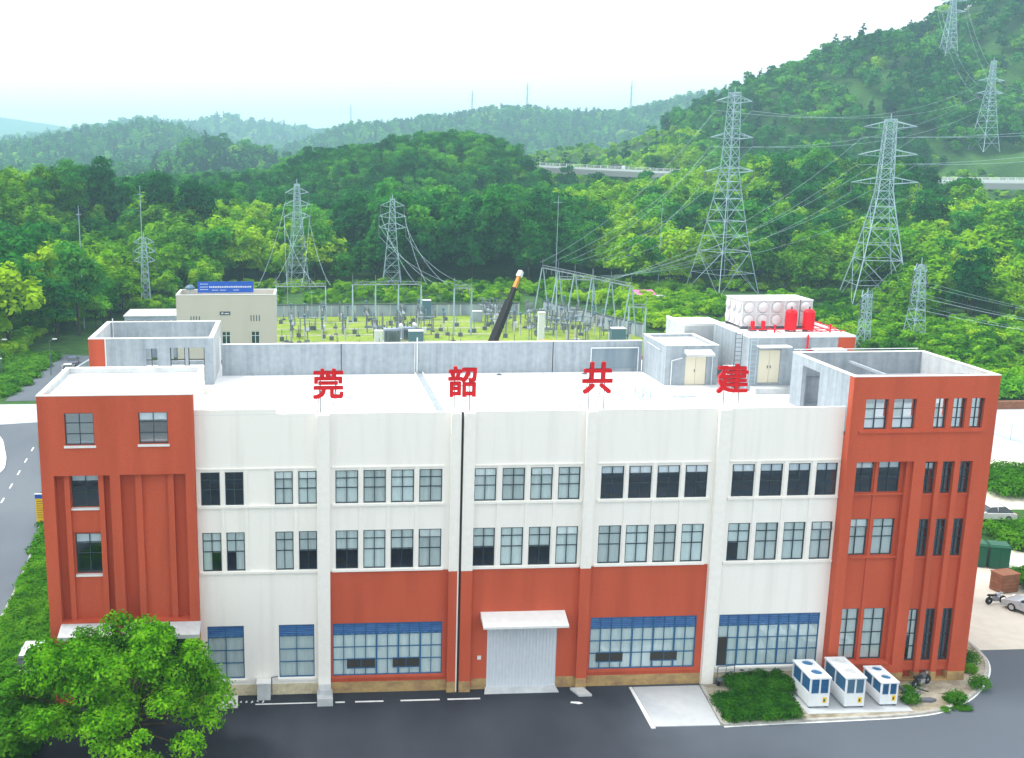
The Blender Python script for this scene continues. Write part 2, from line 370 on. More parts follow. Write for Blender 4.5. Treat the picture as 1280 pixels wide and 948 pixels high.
xs = axis([(-6000, -1600, 400), (-1600, -400, 40), (-400, -120, 14), (-120, 320, 6), (320, 700, 14), (700, 1600, 60), (1600, 6000, 400)])
ys = axis([(-900, -100, 100), (-100, 60, 20), (60, 460, 6), (460, 760, 10), (760, 2200, 26), (2200, 3400, 50), (3400, 6000, 140)])
GX, GY = np.meshgrid(xs, ys); GZ = height(GX, GY); GZ[(GY < 205) & (GX > -60) & (GX < 60)] = 0
nv = GX.size; me = bpy.data.meshes.new('ground')
vv = np.stack([GX.ravel(), GY.ravel(), GZ.ravel()], 1); ii = np.arange(nv).reshape(GX.shape)
q = np.stack([ii[:-1, :-1].ravel(), ii[:-1, 1:].ravel(), ii[1:, 1:].ravel(), ii[1:, :-1].ravel()], 1)
me.from_pydata(vv.tolist(), [], q.tolist()); me.polygons.foreach_set('use_smooth', [True]*len(q)); me.materials.append(M['grassg'])
g = bpy.data.objects.new('ground', me); COL.objects.link(g); g['kind'] = 'structure'

# ================================================================ ROADS AND PAVING
def sheet(name, pts, z, m, kind='structure', th=None):
    mb = MB(); mb.prism(pts, z - (th or .2) if th else -0.15, z)
    return mb.build(name, m, kind=kind)
def curve(ctrl, n=6):     # Catmull-Rom through the control points
    P = [ctrl[0]] + list(ctrl) + [ctrl[-1]]; o = []
    for i in range(1, len(P) - 2):
        for k in range(n):
            t = k / n; a, b, c, d = P[i-1], P[i], P[i+1], P[i+2]
            o.append(tuple(.5*((2*b[j]) + (-a[j]+c[j])*t + (2*a[j]-5*b[j]+4*c[j]-d[j])*t*t + (-a[j]+3*b[j]-3*c[j]+d[j])*t**3) for j in (0, 1)))
    o.append(tuple(ctrl[-1])); return o
sheet('front_road', [(-70, -60), (120, -60), (120, 3.6), (46.6, 3.6), (46.6, 8), (43.6, 8), (43.6, .1), (-15.4, .1), (-17, -.3), (-17.6, -12), (-70, -40)], .004, M['asphalt'])
side = curve([(-19.3, -45), (-20.2, -12), (-22.0, 6), (-22.6, 17.8), (-23.9, 31.7), (-27.0, 48), (-30.5, 62), (-33.5, 73.6)])
left = curve([(-40.5, 72), (-36.5, 66), (-34.4, 60), (-33.0, 55), (-32.6, 50), (-35, 38), (-38, 20), (-40, 0), (-42, -45)])
sheet('side_road', side + left, .006, M['asphalt2'])
sheet('reflected_paving', [(-90, -60), (140, -60), (140, -190), (-90, -190)], .003, M['apron'])  # unseen paving, added behind the camera for the window panes to reflect
sheet('far_pavement', [(-33.5, 73.6), (-30.2, 84), (-41, 84), (-60, 82), (-60, 70), (-40.5, 72)], .003, M['apron'])
sheet('island_pavement', [(-60, 70), (-40.5, 72)] + left[6:40] + [(-60, 20)], .03, M['apron'])
sheet('yard', [(46.6, 3.65), (90, 3.65), (90, 20), (64, 20.5), (60, 25), (60, 33), (70, 33), (90, 31), (90, 52), (120, 75), (43.7, 75), (43.7, 8.02), (46.6, 8.02)], .005, M['yard'])
sheet('far_road', [(70, 50), (120, 50), (120, 78), (80, 78), (70, 66)], .03, M['apron'])
# verge between the building and the side road
verge = [(-20.0, -12), (-21.8, 6), (-22.4, 17.8), (-23.7, 31.7), (-26.8, 48), (-30.3, 62), (-15.4, 62), (-15.4, -.3), (-17.2, -.35), (-17.8, -12)]
sheet('verge', verge, .10, M['grassg'])
mb = MB()
for (a, b) in zip(side[6:-2], side[7:-1]):
    d = Vector((b[0]-a[0], b[1]-a[1])).normalized(); nrm = Vector((d.y, -d.x)) * .09
    A, B = Vector(a), Vector(b); e = d * .01
    mb.prism([tuple(A - nrm + e), tuple(A + nrm + e), tuple(B + nrm - e), tuple(B - nrm - e)], -.1, .14)
struct(mb, 'kerb', M['kerb'])
# concrete apron and planted island with its kerb
sheet('apron', [(21.42, -5.3), (25.45, -5.35), (25.95, -.36), (21.55, -.36)], .05, M['apron'])
mb = MB(); mb.prism([(21.12, -5.5), (21.38, -5.5), (21.5, -.4), (21.3, -.4)], 0, .07)
struct(mb, 'apron_edge', M['paint'])
isl = curve([(25.6, -5.45), (28.4, -5.32), (33.5, -5.15), (37.2, -4.95), (40.0, -4.4), (42.8, -2.85), (45.2, -.6), (46.75, 1.6), (47.35, 3.8), (47.3, 6.2), (46.4, 8.2), (45.0, 10.5), (44.2, 13)])
isl_in = [(x - .0, y) for x, y in isl]
def offset(pl, d):
    o = []
    for i, p in enumerate(pl):
        a = Vector(pl[max(i-1, 0)]); b = Vector(pl[min(i+1, len(pl)-1)]); t = (b - a).normalized()
        o.append((p[0] - t.y*d, p[1] + t.x*d))
    return o
inner = offset(isl, .22)
sheet('island_soil', inner + [(43.6, 13), (43.6, -.36), (26.1, -.36)], .11, M['soil'])
mb = MB()
for i in range(len(isl) - 1):
    a, b, c, d = isl[i], isl[i+1], inner[i+1], inner[i]
    mb.prism([a, b, c, d], -.05, .15)
mb.prism([(25.5, -5.42), (25.75, -5.42), (26.2, -.38), (25.98, -.38)], -.05, .16)
struct(mb, 'kerb', M['kerb'])
mb = MB(); po = offset(isl, -.12); pi_ = offset(isl, -.01)
for i in range(len(isl) - 1): mb.prism([po[i], po[i+1], pi_[i+1], pi_[i]], 0, .014)
struct(mb, 'edge_line', M['paint'])
mb = MB()
for a, b in ((-2.9, .95), (2.15, 2.75), (3.4, 5.2), (6.3, 8.8), (9.3, 11.4)):
    mb.box(a, b, -1.28 - .04*(a > 0), -1.15, .004, .012)
mb.prism([(17.0, -2.1), (17.5, -2.3), (17.8, -2.2), (17.6, -2.0), (17.1, -1.95)], .004, .013)
struct(mb, 'road_marking', M['paint'])
mb = MB()
for a, b in zip(range(0, 60, 3), range(1, 61, 3)):
    ya, yb = a * 1.6 + 2, a * 1.6 + 3.6
    fx = lambda y: -28.6 - .00*y - max(0, y-28)*.08
    mb.prism([(fx(ya)-.08, ya), (fx(ya)+.08, ya), (fx(yb)+.08, yb), (fx(yb)-.08, yb)], .006, .016)
    if yb > 60: break
struct(mb, 'lane_marking', M['paint'])
mb = MB(); lo = offset(left, .12)
for i in range(4, 42):
    if i+1 < len(left): mb.prism([left[i], left[i+1], lo[i+1], lo[i]], 0, .12)
struct(mb, 'kerb', M['paint'])

# ================================================================ FACTORY BUILDING
fac = thing('factory_building', 'large white and brick-red factory building with a flat white roof, filling the foreground', 'building', (14, 12, 0))
def P(mb, name, m, kind=None): return mb.build(name, M[m], fac, kind=kind)
RF = 17.0
_pane = {}
def pane_mesh(w_, h_, m):
    k = ('p', round(w_, 3), round(h_, 3), m)
    if k not in _pane: _pane[k] = MB().box(0, w_, 0, .012, 0, h_).mesh('pane', M[m])
    return _pane[k]
_fr = {}
def frame_mesh(w_, h_, cx, rz, m, heavy=()):
    k = (round(w_, 2), round(h_, 2), tuple(round(c, 3) for c in cx), tuple(round(c, 3) for c in rz), m, tuple(heavy))
    if k in _fr: return _fr[k]
    mb = MB(); t = .055
    mb.box(0, w_, 0, .09, 0, t); mb.box(0, w_, 0, .09, h_-t, h_)
    mb.box(0, t, .002, .088, t, h_-t); mb.box(w_-t, w_, .002, .088, t, h_-t)
    for i, c in enumerate(cx):
        hw = .05 if i in heavy else .022
        mb.box(c-hw, c+hw, .005, .085, t, h_-t)
    for c in rz: mb.box(t, w_-t, .012, .078, c-.024, c+.024)
    _fr[k] = mb.mesh('window', M[m]); return _fr[k]
def window(x0, x1, z0, z1, y, cols=2, rows=(.44, .76), style='pale', fm='frame', heavy=(), parent=None, simple=False, top_as_one=True, casement=()):
    """frame with glazing bars, panes, and the curtain or blind hanging behind the glass"""
    par = parent or fac; w_, h_ = x1-x0, z1-z0
    cx = [w_*i/cols for i in range(1, cols)]; rz = [h_*r for r in rows]
    f = bpy.data.objects.new('window', frame_mesh(w_, h_, cx, rz, fm, heavy)); COL.objects.link(f); f.parent = par
    f.location = Vector((x0, y, z0)) - wl(par)
    gm = 'glass' if style != 'dark' else 'dglass'
    X = [0] + cx + [w_]; Z = [0] + rz + [h_]
    if simple:
        inst(pane_mesh(w_-.06, h_-.06, gm), 'glass', f, (.03, .045, .03))
    else:
        for j in range(len(Z)-1):
            top = j == len(Z)-2
            if top and top_as_one and fm == 'frame' and style in ('pale', 'topwhite', 'lowdark') and rnd.random() < .22:
                hh = Z[j+1]-Z[j]-.05; q = MB().box(0, w_-.08, -.012, .012, -hh, -hh+.03).box(0, w_-.08, -.012, .012, -.03, 0).box(0, .03, -.012, .012, -hh+.03, -.03).box(w_-.11, w_-.08, -.012, .012, -hh+.03, -.03).build('open_top_light', M[fm]); q.parent = f; q.location = (.04, .0, Z[j+1]-.03); q.rotation_euler.x = R(-rnd.uniform(14, 26))
                q2 = MB().box(.03, w_-.11, -.004, .004, -hh+.03, -.03).build('open_top_glass', M[gm]); q2.parent = f; q2.location = q.location; q2.rotation_euler = q.rotation_euler; continue
            if top and top_as_one:
                inst(pane_mesh(w_-.08, Z[j+1]-Z[j]-.06, gm), 'top_light', f, (.04, .04, Z[j]+.03)); continue
            for i in range(len(X)-1):
                inst(pane_mesh(X[i+1]-X[i]-.03, Z[j+1]-Z[j]-.03, gm), 'pane', f, (X[i]+.015, .04 + rnd.uniform(-.006, .006), Z[j]+.015), None, R(rnd.uniform(-.9, .9)))
    # what hangs behind the glass
    def cur(a, b, c, d, m, nm, yy=.10):
        mb = MB(); n = max(2, int((b-a)/.22)); pts = [(a + (b-a)*i/n, yy + (.03 if i % 2 else 0)) for i in range(n+1)]
        mb.prism(pts + [(b, yy+.05), (a, yy+.05)], c, d)
        o = mb.build(nm, M[m]); o.parent = f
    if style == 'pale': cur(.02, w_-.02, .02, h_-.02, 'curtain', 'curtain')
    elif style == 'lowdark': cur(.02, w_-.02, h_*.47, h_-.02, 'curtain', 'curtain')
    elif style == 'lowright': cur(.02, w_-.02, h_*.47, h_-.02, 'curtain', 'curtain'); cur(.02, w_*.48, .02, h_*.47, 'curtain', 'curtain')
    elif style == 'lowleft': cur(.02, w_-.02, h_*.47, h_-.02, 'curtain', 'curtain'); cur(w_*.52, w_-.02, .02, h_*.47, 'curtain', 'curtain')
    elif style == 'topwhite': cur(.02, w_-.02, h_*.74, h_-.02, 'blind', 'blind')
    elif style == 'lowwhite': cur(.02, w_-.02, .02, h_*.40, 'blind', 'blind'); cur(.02, w_*.5, h_*.4, h_*.8, 'curtain', 'curtain')
    elif style == 'fulllouvre':
        cur(.02, w_-.02, .02, h_*.79, 'curtain', 'curtain')
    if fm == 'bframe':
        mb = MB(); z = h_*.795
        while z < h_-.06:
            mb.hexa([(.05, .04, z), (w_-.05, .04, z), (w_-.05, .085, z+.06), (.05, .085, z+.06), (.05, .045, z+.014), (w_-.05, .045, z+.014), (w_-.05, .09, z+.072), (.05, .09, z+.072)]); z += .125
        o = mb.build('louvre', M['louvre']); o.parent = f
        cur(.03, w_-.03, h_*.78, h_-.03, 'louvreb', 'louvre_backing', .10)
    return f

# window columns on the long facade
WA = [(-6.03, -4.86), (-4.54, -3.41), (-1.50, -.38), (-.04, 1.09)]
WB = [(2.25, 3.66), (3.99, 5.38), (5.71, 7.14), (7.47, 8.90)]
WC = [(10.90, 12.29), (12.67, 14.09), (14.45, 15.84), (16.20, 17.59)]
WD = [(18.91, 20.36), (20.67, 22.13), (22.48, 23.92), (24.27, 25.70)]
WE = [(27.28, 28.71), (29.09, 30.54), (30.91, 32.32), (32.71, 34.08)]
Z3 = (12.79, 14.92); Z2 = (8.48, 11.02); Z1 = (1.18, 4.79)
GA = [(-5.89, -3.59), (-1.38, .87)]
BIG = [(2.04, 9.07), (18.68, 25.66), (27.13, 33.84)]
ops3 = [(a, b, *Z3) for a, b in WA+WB+WC+WD+WE]; ops2 = [(a, b, *Z2) for a, b in WA+WB+WC+WD+WE]
up = ops3 + ops2
mb = MB(); mb.wall(-6.3, 34.24, 8.3, 18.5, 0, .25, up)
P(mb, 'upper_wall', 'white')
mb = MB(); mb.wall(-6.3, 1.1, .75, 8.3, 0, .25, [(a, b, *Z1) for a, b in GA]); P(mb, 'lower_white_wall', 'white'); mb = MB(); mb.wall(26.88, 34.24, .75, 8.3, 0, .25, [(*BIG[2], *Z1)])
P(mb, 'lower_white_wall', 'white')
SH = (11.98, 16.5, 0, 4.68)
mb = MB(); mb.wall(1.89, 26.1, .75, 8.3, 0, .25, [(*BIG[0], *Z1), (*BIG[1], *Z1), (SH[0], SH[1], .75, SH[3])])
P(mb, 'lower_red_wall', 'red')
mb = MB(); mb.wall(1.89, 26.1, 0, .75, -.02, .25, [(SH[0], SH[1], 0, .75)]); P(mb, 'plinth', 'plinth')
P(MB().box(-6.3, 1.1, -.02, .25, 0, .75), 'plinth', 'plinthw'); P(MB().box(26.88, 34.24, -.02, .25, 0, .75), 'plinth', 'plinthw')
# pilasters
for a, b, zlo in ((1.1, 1.89, 0), (9.35, 9.9, 8.3), (10.15, 10.86, 8.3), (17.77, 18.43, 8.3), (26.1, 26.88, 0)):
    d = .34 if zlo == 0 or True else .3
    mb = MB().box(a, b, -d, .0, zlo, 18.52)
    mb.box(a-.0, a+.09, -d-.03, -d, zlo, 18.4)
    P(mb, 'pilaster', 'trim')
for a, b in ((9.35, 9.9), (10.15, 10.86), (17.77, 18.43)):
    mb = MB().box(a, b, -.34, .0, .75, 8.298); P(mb, 'pilaster', 'red')
    P(MB().box(a-.01, b+.01, -.36, -.02, 0, .75), 'pilaster_foot', 'plinth')
P(MB().box(1.0, 1.98, -1.7, -.36, 0, .5).box(1.15, 1.85, -1.2, -.36, .5, .8), 'pilaster_foot', 'conc2')
P(MB().box(9.9, 9.99, -.30, -.01, 0, 18.50), 'pilaster_return', 'trim')
P(MB().box(9.99, 10.15, -.12, -.01, 0, 18.52), 'expansion_joint', 'dark')
mb = MB(); mb.bar((10.92, -.09, .3), (10.92, -.09, 8.2), .05, 8); P(mb, 'downpipe', 'red')
mb = MB(); mb.bar((18.5, -.09, .3), (18.5, -.09, 8.2), .05, 8); P(mb, 'downpipe', 'red')
# slim mullions standing proud between the windows, sills and heads
for W in (WA, WB, WC, WD, WE):
    x0, x1 = W[0][0] - .22, W[-1][1] + .12
    for z in (12.62, 8.31): P(MB().box(x0, x1, -.13, 0, z, z+.13), 'sill', 'trim')
    P(MB().box(x0, x1, -.07, 0, 15.08, 15.16), 'window_head', 'trim')
    for (a, b), (c, d) in zip(W, W[1:]):
        if c - b > 1: 
            for s0, s1 in ((b+.06, b+.24), (c-.24, c-.06)):
                P(MB().box(s0, s1, -.075, 0, 8.44, 12.62).box(s0, s1, -.075, 0, 12.75, 15.08), 'mullion', 'trim')
        else:
            P(MB().box(b+.06, c-.06, -.075, 0, 8.44, 12.62).box(b+.06, c-.06, -.075, 0, 12.75, 15.08), 'mullion', 'trim')
for a, b in BIG[:2]: P(MB().box(a-.12, b+.12, -.14, 0, 1.02, 1.15), 'sill', 'red')
P(MB().box(BIG[2][0]-.1, BIG[2][1]+.1, -.12, 0, 1.02, 1.15), 'sill', 'trim')
for a, b in GA: P(MB().box(a-.1, b+.1, -.10, 0, 1.0, 1.13), 'sill', 'trim')
S3 = ['dark', 'dark', 'pale', 'pale'] + ['pale']*8 + ['topwhite']*4 + ['topwhite']*4
S2 = ['lowright', 'lowleft', 'pale', 'lowdark', 'lowdark', 'pale', 'lowdark', 'pale', 'lowdark', 'pale', 'lowdark', 'pale', 'pale', 'pale', 'pale', 'pale', 'lowleft', 'pale', 'pale', 'pale']
for (a, b, z0, z1), s in zip(ops3, S3): window(a, b, z0, z1, .05, 2, (.47, .76), s)
for (a, b, z0, z1), s in zip(ops2, S2): window(a, b, z0, z1, .05, 2, (.50, .78), s)
for a, b in GA: window(a, b, *Z1, .05, 2, (.29, .53, .78), 'fulllouvre', 'bframe')
for k, (a, b) in enumerate(BIG): window(a, b, *Z1, .05, 10, (.30, .54, .78), 'fulllouvre', 'bframe', heavy=(3, 5, 7) if k < 2 else (1, 3, 5, 7))
# dark plates paint the shade inside opened casements low in the big windows
for a, b in ((2.95, 4.75), (5.9, 7.6), (19.15, 20.9), (22.75, 24.5)):
    o = MB().box(a, b, .035, .075, 1.72, 2.30); o = P(o, 'casement_shade_plate', 'dark')
    P(MB().box(a, b, .01, .08, 1.66, 1.72).box(a, b, .01, .08, 2.30, 2.34).box((a+b)/2-.02, (a+b)/2+.02, .005, .035, 1.72, 2.3), 'casement_frame', 'bframe')
P(MB().box(27.2, 27.75, .03, .07, 1.25, 3.2), 'casement_shade_plate', 'dark')
# roller shutter with vertical corrugation and its canopy
mb = MB(); x = SH[0]
prof = []
while x < SH[1] - .02: prof += [(x, -.02), (x+.10, -.02), (x+.125, .02), (x+.19, .02), (x+.215, -.02)]; x += .215
prof = [p for p in prof if p[0] < SH[1]]
mb.prism(prof + [(SH[1], .08), (SH[0], .08)], .0, SH[3]); mb.box(SH[0], SH[1], -.05, -.02, .05, .22)
P(mb, 'roller_shutter', 'shutter')
mb = MB(); mb.hexa([(11.5, -1.25, 4.72), (16.95, -1.25, 4.72), (16.95, 0, 5.0), (11.5, 0, 5.0), (11.5, -1.25, 4.86), (16.95, -1.25, 4.86), (16.95, 0, 5.36), (11.5, 0, 5.36)])
P(mb, 'canopy', 'coping')
mb = MB()
for i in range(28):
    x = 11.7 + i*.187; mb.bar((x, -1.1, 4.74), (x, -.1, 4.96), .02)
P(mb, 'canopy_ribs', 'conc', kind='stuff')
P(MB().box(11.35, 11.6, -.07, 0, 2.1, 2.35), 'junction_box', 'metalw')
mb = MB(); mb.hexa([(11.75, -.72, .005), (16.6, -.72, .005), (16.5, -.03, .005), (11.9, -.03, .005), (11.75, -.72, .03), (16.6, -.72, .03), (16.5, -.03, .16), (11.9, -.03, .16)])
P(mb, 'door_ramp', 'conc2')
mb = MB(); mb.prism([(17.75, -1.35), (18.6, -1.35), (18.3, -.38), (17.4, -.38)], .004, .14); P(mb, 'door_step', 'conc2')
# roof deck, parapets
P(MB().box(-15.24, 43.3, .26, 24.2, 16.75, RF), 'roof_deck', 'roof')
P(MB().box(-6.3, 34.24, .0, .25, 18.502, 18.54), 'parapet_coping', 'coping')
P(MB().box(-1.6, -1.35, .25, 7.1, 18.5, 18.85).box(-6.3, -1.35, 0, .25, 18.541, 18.85).box(-6.3, -1.35, 7.1, 7.3, 17, 18.85).box(-1.6, -1.35, .25, 7.1, 17, 18.5), 'raised_parapet', 'white')
P(MB().box(-6.3, -1.6, .25, 7.1, 17.9, 18.30), 'raised_roof', 'roof')
mb = MB(); mb.box(-5.9, 27.4, 19.3, 19.55, RF, 19.45); P(mb, 'rear_parapet', 'conc')
P(MB().box(-5.9, 27.4, 19.27, 19.58, 19.45, 19.5), 'parapet_coping', 'coping')
for x in (3.4, 9.2, 20.2): P(MB().box(x, x+.05, 19.27, 19.30, RF, 19.45), 'wall_joint', 'dark' if x != 9.2 else 'coping')
P(MB().bar((9.4, 19.2, RF), (9.4, 19.2, 19.9), .05, 8), 'vent_pipe', 'metalw')
P(MB().box(9.2, 9.28, .3, 19.3, RF, 17.14).box(9.8, 9.9, .3, 19.3, RF, 17.16), 'roof_joint_kerb', 'coping')
P(MB().box(9.28, 9.8, .3, 19.3, RF, 17.05), 'roof_joint_cover', 'conc')
mb = MB(); mb.box(23.3, 27.0, 19.26, 19.3, RF+.25, 18.9); P(mb, 'louvred_gate', 'gate')
mb = MB(); mb.path([(23.25, 19.1, RF), (23.25, 19.1, 18.95), (27.05, 19.1, 18.95), (27.05, 19.1, RF)], .04, 6); P(mb, 'pipe_rail', 'metalw')
for i, x in enumerate((-3.5, -1.0, 1.5, 4.0, 6.5, 12.2, 14.6, 17.0, 19.4, 21.8, 24.2)):
    P(MB().box(x, x+.06, 7.4 if x < -1 else .4, 19.2, RF, RF+.012), 'membrane_seam', 'conc2')
for x in (2.6, 15.8, 22.6): P(MB().lathe([(.22, 0), (.22, .05), (.08, .12)], (x, 18.4, RF), 12), 'roof_drain', 'steeld')
# outer walls that close the block behind
mb = MB(); mb.box(-15.5, -15.25, 8.0, 15.9, 0, 17.3).box(43.3, 43.55, 7.76, 24.4, 0, 17.3).box(-6.3, 43.3, 24.15, 24.4, 0, 17.3)
P(mb, 'rear_walls', 'red')
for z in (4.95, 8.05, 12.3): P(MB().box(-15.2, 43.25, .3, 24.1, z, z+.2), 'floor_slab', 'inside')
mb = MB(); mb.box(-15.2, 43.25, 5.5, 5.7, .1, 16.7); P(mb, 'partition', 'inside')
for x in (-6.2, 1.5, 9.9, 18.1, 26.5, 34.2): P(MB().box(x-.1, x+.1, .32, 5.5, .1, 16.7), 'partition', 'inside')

# ---- left tower
YF = -.703
rL = (-14.74, -11.41, 5.6, 15.05); rR = (-10.80, -6.87, 5.6, 15.07)
tw = [(-13.93, -12.2, 16.95, 18.93), (-9.55, -7.82, 16.98, 18.93)]
mb = MB(); mb.wall(-15.5, -6.3, 0, 19.97, YF, 0, tw + [rL, rR, (-14.3, -11.8, 0, 4.5), (-10.5, -6.9, 0, 4.5)]); P(mb, 'tower_front_wall', 'red')
mb = MB(); lw = [(-13.87, -12.15, 12.86, 14.96), (-13.80, -12.1, 8.55, 11.15)]
mb.wall(-15.25, -6.31, 5.3, 16.8, .002, .25, lw); P(mb, 'recessed_wall', 'red')
for a, b in ((-14.1, -13.95), (-12.05, -11.9)): P(MB().box(a-.12, b+.05, -.38, 0, 5.6, 15.05), 'recess_pilaster', 'red')
for a, b in ((-9.95, -9.55), (-8.0, -7.62)): P(MB().box(a, b, -.40, 0, 5.6, 15.07), 'recess_pilaster', 'red')
P(MB().box(-9.55, -8.0, -.18, 0, 5.6, 15.0), 'recess_panel', 'red')
P(MB().box(-13.95, -12.05, -.16, 0, 5.6, 8.4), 'recess_panel', 'red'); P(MB().box(-13.95, -12.05, -.16, 0, 11.3, 12.7), 'recess_panel', 'red')
for a, b, z0, z1 in lw: P(MB().box(a-.04, b+.04, -.26, .0, z0-.14, z0-.03), 'sill', 'coping')
for a, b, z0, z1 in tw: P(MB().box(a-.08, b+.08, YF-.1, YF+.02, z0-.15, z0-.02), 'sill', 'coping')
for a, b, z0, z1 in tw: window(a, b, z0, z1, YF+.14, 2, (.34, .68), 'dark' if a < -10 else 'topwhite')
for (a, b, z0, z1), s in zip(lw, ('topwhite', 'topwhite')): window(a, b, z0, z1, .06, 2, (.5, .77), s)
mb = MB(); mb.box(-15.5, -15.25, .0, 8.0, 0, 19.97).box(-15.25, -6.55, 7.75, 8.0, 17, 19.97)
P(mb, 'tower_side_walls', 'conc2')
mb = MB(); mb.box(-6.55, -6.3, .0, 8.0, 17.0, 19.97).box(-6.55, -6.3, .26, 8.0, 8, 16.7); P(mb, 'tower_inner_wall', 'white')
P(MB().box(-15.25, -6.55, .0, 7.75, 19.3, 19.62), 'tower_roof', 'roof')
P(MB().box(-15.52, -6.28, YF-.02, YF+.26, 19.97, 20.03).box(-15.52, -15.24, YF+.26, 8.02, 19.97, 20.03).box(-6.56, -6.28, YF+.26, 8.02, 19.97, 20.03).box(-15.24, -6.56, 7.74, 8.02, 19.97, 20.03), 'parapet_coping', 'coping')
for a, b in ((-14.8, -11.5), (-10.9, -6.2)):
    P(MB().hexa([(a, -2.0, 4.95), (b, -2.0, 4.95), (b, YF, 5.05), (a, YF, 5.05), (a, -2.0, 5.2), (b, -2.0, 5.2), (b, YF, 5.5), (a, YF, 5.5)]), 'canopy', 'conc2')
for a, b in ((-14.3, -11.8), (-10.5, -6.9)): window(a, b, .05, 4.5, YF+.3, 3, (.5, .8), 'dark')

# ---- back left stair tower, roofless frame of walls
X0, X1, Y0, Y1, ZT = -15.5, -6.3, 16.0, 24.4, 20.55
mb = MB(); mb.wall(X0+1.25, X1, RF, ZT, Y0, Y0+.3, [(-11.3, -10.45, 17.3, 19.8), (-9.5, -8.4, 17.3, 19.85), (-8.15, -6.95, 17.3, 19.85)]); P(mb, 'stair_tower_front_wall', 'conc')
P(MB().box(X0, X0+1.23, Y0-.01, Y0+.3, 0, ZT), 'stair_tower_red_wall', 'red')
P(MB().box(X0+1.2, X0+1.28, Y0-.05, Y0+.31, RF, ZT+.02), 'corner_trim', 'coping')
mb = MB(); mb.wall(X0+.3, X1-.3, RF, ZT, Y1-.3, Y1, [(-12.0, -10.9, 17.3, 19.2), (-10.2, -6.9, 17.3, 19.2)])
P(mb, 'stair_tower_back_wall', 'conc')
P(MB().box(X0, X0+.3, Y0+.3, Y1, 0, ZT).box(X1-.3, X1, Y0+.3, Y1, RF, ZT), 'stair_tower_side_wall', 'conc2')
P(MB().box(X0-.02, X1+.02, Y0-.02, Y0+.32, ZT, ZT+.05).box(X0-.02, X0+.32, Y0+.32, Y1-.32, ZT, ZT+.05).box(X1-.32, X1+.02, Y0+.32, Y1-.32, ZT, ZT+.05).box(X0-.02, X1+.02, Y1-.32, Y1+.02, ZT, ZT+.05), 'parapet_coping', 'coping')
mb = MB()
for a, b in ((-9.5, -8.4), (-8.15, -6.95)):
    mb.box(a, b, Y0+.1, Y0+.16, 18.9, 18.97); mb.box(a, a+.06, Y0+.1, Y0+.16, 17.3, 19.85); mb.box(b-.06, b, Y0+.1, Y0+.16, 17.3, 19.85)
mb.box(-11.3, -10.45, Y0+.1, Y0+.15, 18.9, 18.95).box(-10.9, -10.85, Y0+.1, Y0+.15, 17.3, 19.8)
P(mb, 'black_window_frame', 'dark')
P(MB().bar((-5.98, 18.6, RF), (-5.98, 18.6, 20.2), .05, 8).bar((-15.0, 24.0, 18.5), (-15.0, 24.0, 20.9), .04, 6), 'vent_pipe', 'metalw')

# ---- right tower
TX0, TX1, TZ = 34.24, 43.55, 20.58
top = [(35.12, 36.58, 17.24, 19.17), (36.91, 38.36, 17.24, 19.17), (39.56, 40.37, 17.24, 19.17), (40.72, 41.55, 17.24, 19.17), (41.89, 42.72, 17.24, 19.17)]
rec = (34.9, 38.6, 1.30, 15.13); slots = [(39.36, 40.14), (40.48, 41.26), (41.62, 42.42)]
mb = MB(); mb.wall(TX0, TX1, .75, TZ, YF, -.14, top + [rec] + [(a, b, .75, 15.1) for a, b in slots]); P(mb, 'tower_front_wall', 'red')
mb = MB(); mb.wall(TX0, TX1, 0, .75, YF-.02, -.10, [(a, b, 0.2, .75) for a, b in slots]); P(mb, 'plinth', 'plinth')
rz = [(12.98, 15.0), (8.75, 11.2), (1.5, 5.07)]
wl_ = [(34.93, 36.33), (36.68, 38.08)]
ops = [(a, b, z0, z1) for z0, z1 in rz for a, b in wl_] + [(a+.04, b-.04, z0, z1) for z0, z1 in rz for a, b in slots]
mb = MB(); mb.wall(TX0, TX1-.25, 0, 16.74, -.139, .1, ops); P(mb, 'recessed_wall', 'red')
P(MB().box(38.3, 38.6, -.45, -.14, 1.3, 15.12), 'recess_pilaster', 'red')
for z0, z1 in rz:
    P(MB().box(34.85, 38.3, -.32 if z0 > 2 else -.75, -.14, z0-.16, z0-.03), 'sill', 'red')
    for a, b in slots: P(MB().box(a+.01, b-.01, -.52, -.14, z0-.16, z0-.03), 'sill', 'red')
for za, zb in ((11.22, 12.8), (5.09, 8.57), (.76, 1.32)):
    for a, b in slots: P(MB().box(a+.002, b-.002, -.44, -.14, za, zb), 'spandrel', 'red')
P(MB().box(34.8, 42.85, YF-.12, YF, 17.02, 17.15), 'sill', 'red')
for i, o_ in enumerate(top): window(*o_, YF+.2, 2, (.33, .66), 'lowwhite' if i < 3 else 'dark', simple=i > 1)
for z0, z1 in rz:
    st = {12.98: ('topwhite', 'topwhite', 'topwhite', 'dark', 'dark'), 8.75: ('pale', 'pale', 'dark', 'dark', 'dark'), 1.5: ('pale', 'pale', 'lowleft', 'dark', 'dark')}[z0]
    rw = (.5, .77) if z0 > 2 else (.27, .52, .78)
    for (a, b), s in zip(wl_, st[:2]): window(a, b, z0, z1, -.06, 2, rw, s)
    for (a, b), s in zip(slots, st[2:]): window(a+.02, b-.02, z0, z1, -.42, 2, rw, s, simple=True)
P(MB().box(36.42, 36.60, -.22, -.139, 1.3, 15.1), 'mullion', 'red')
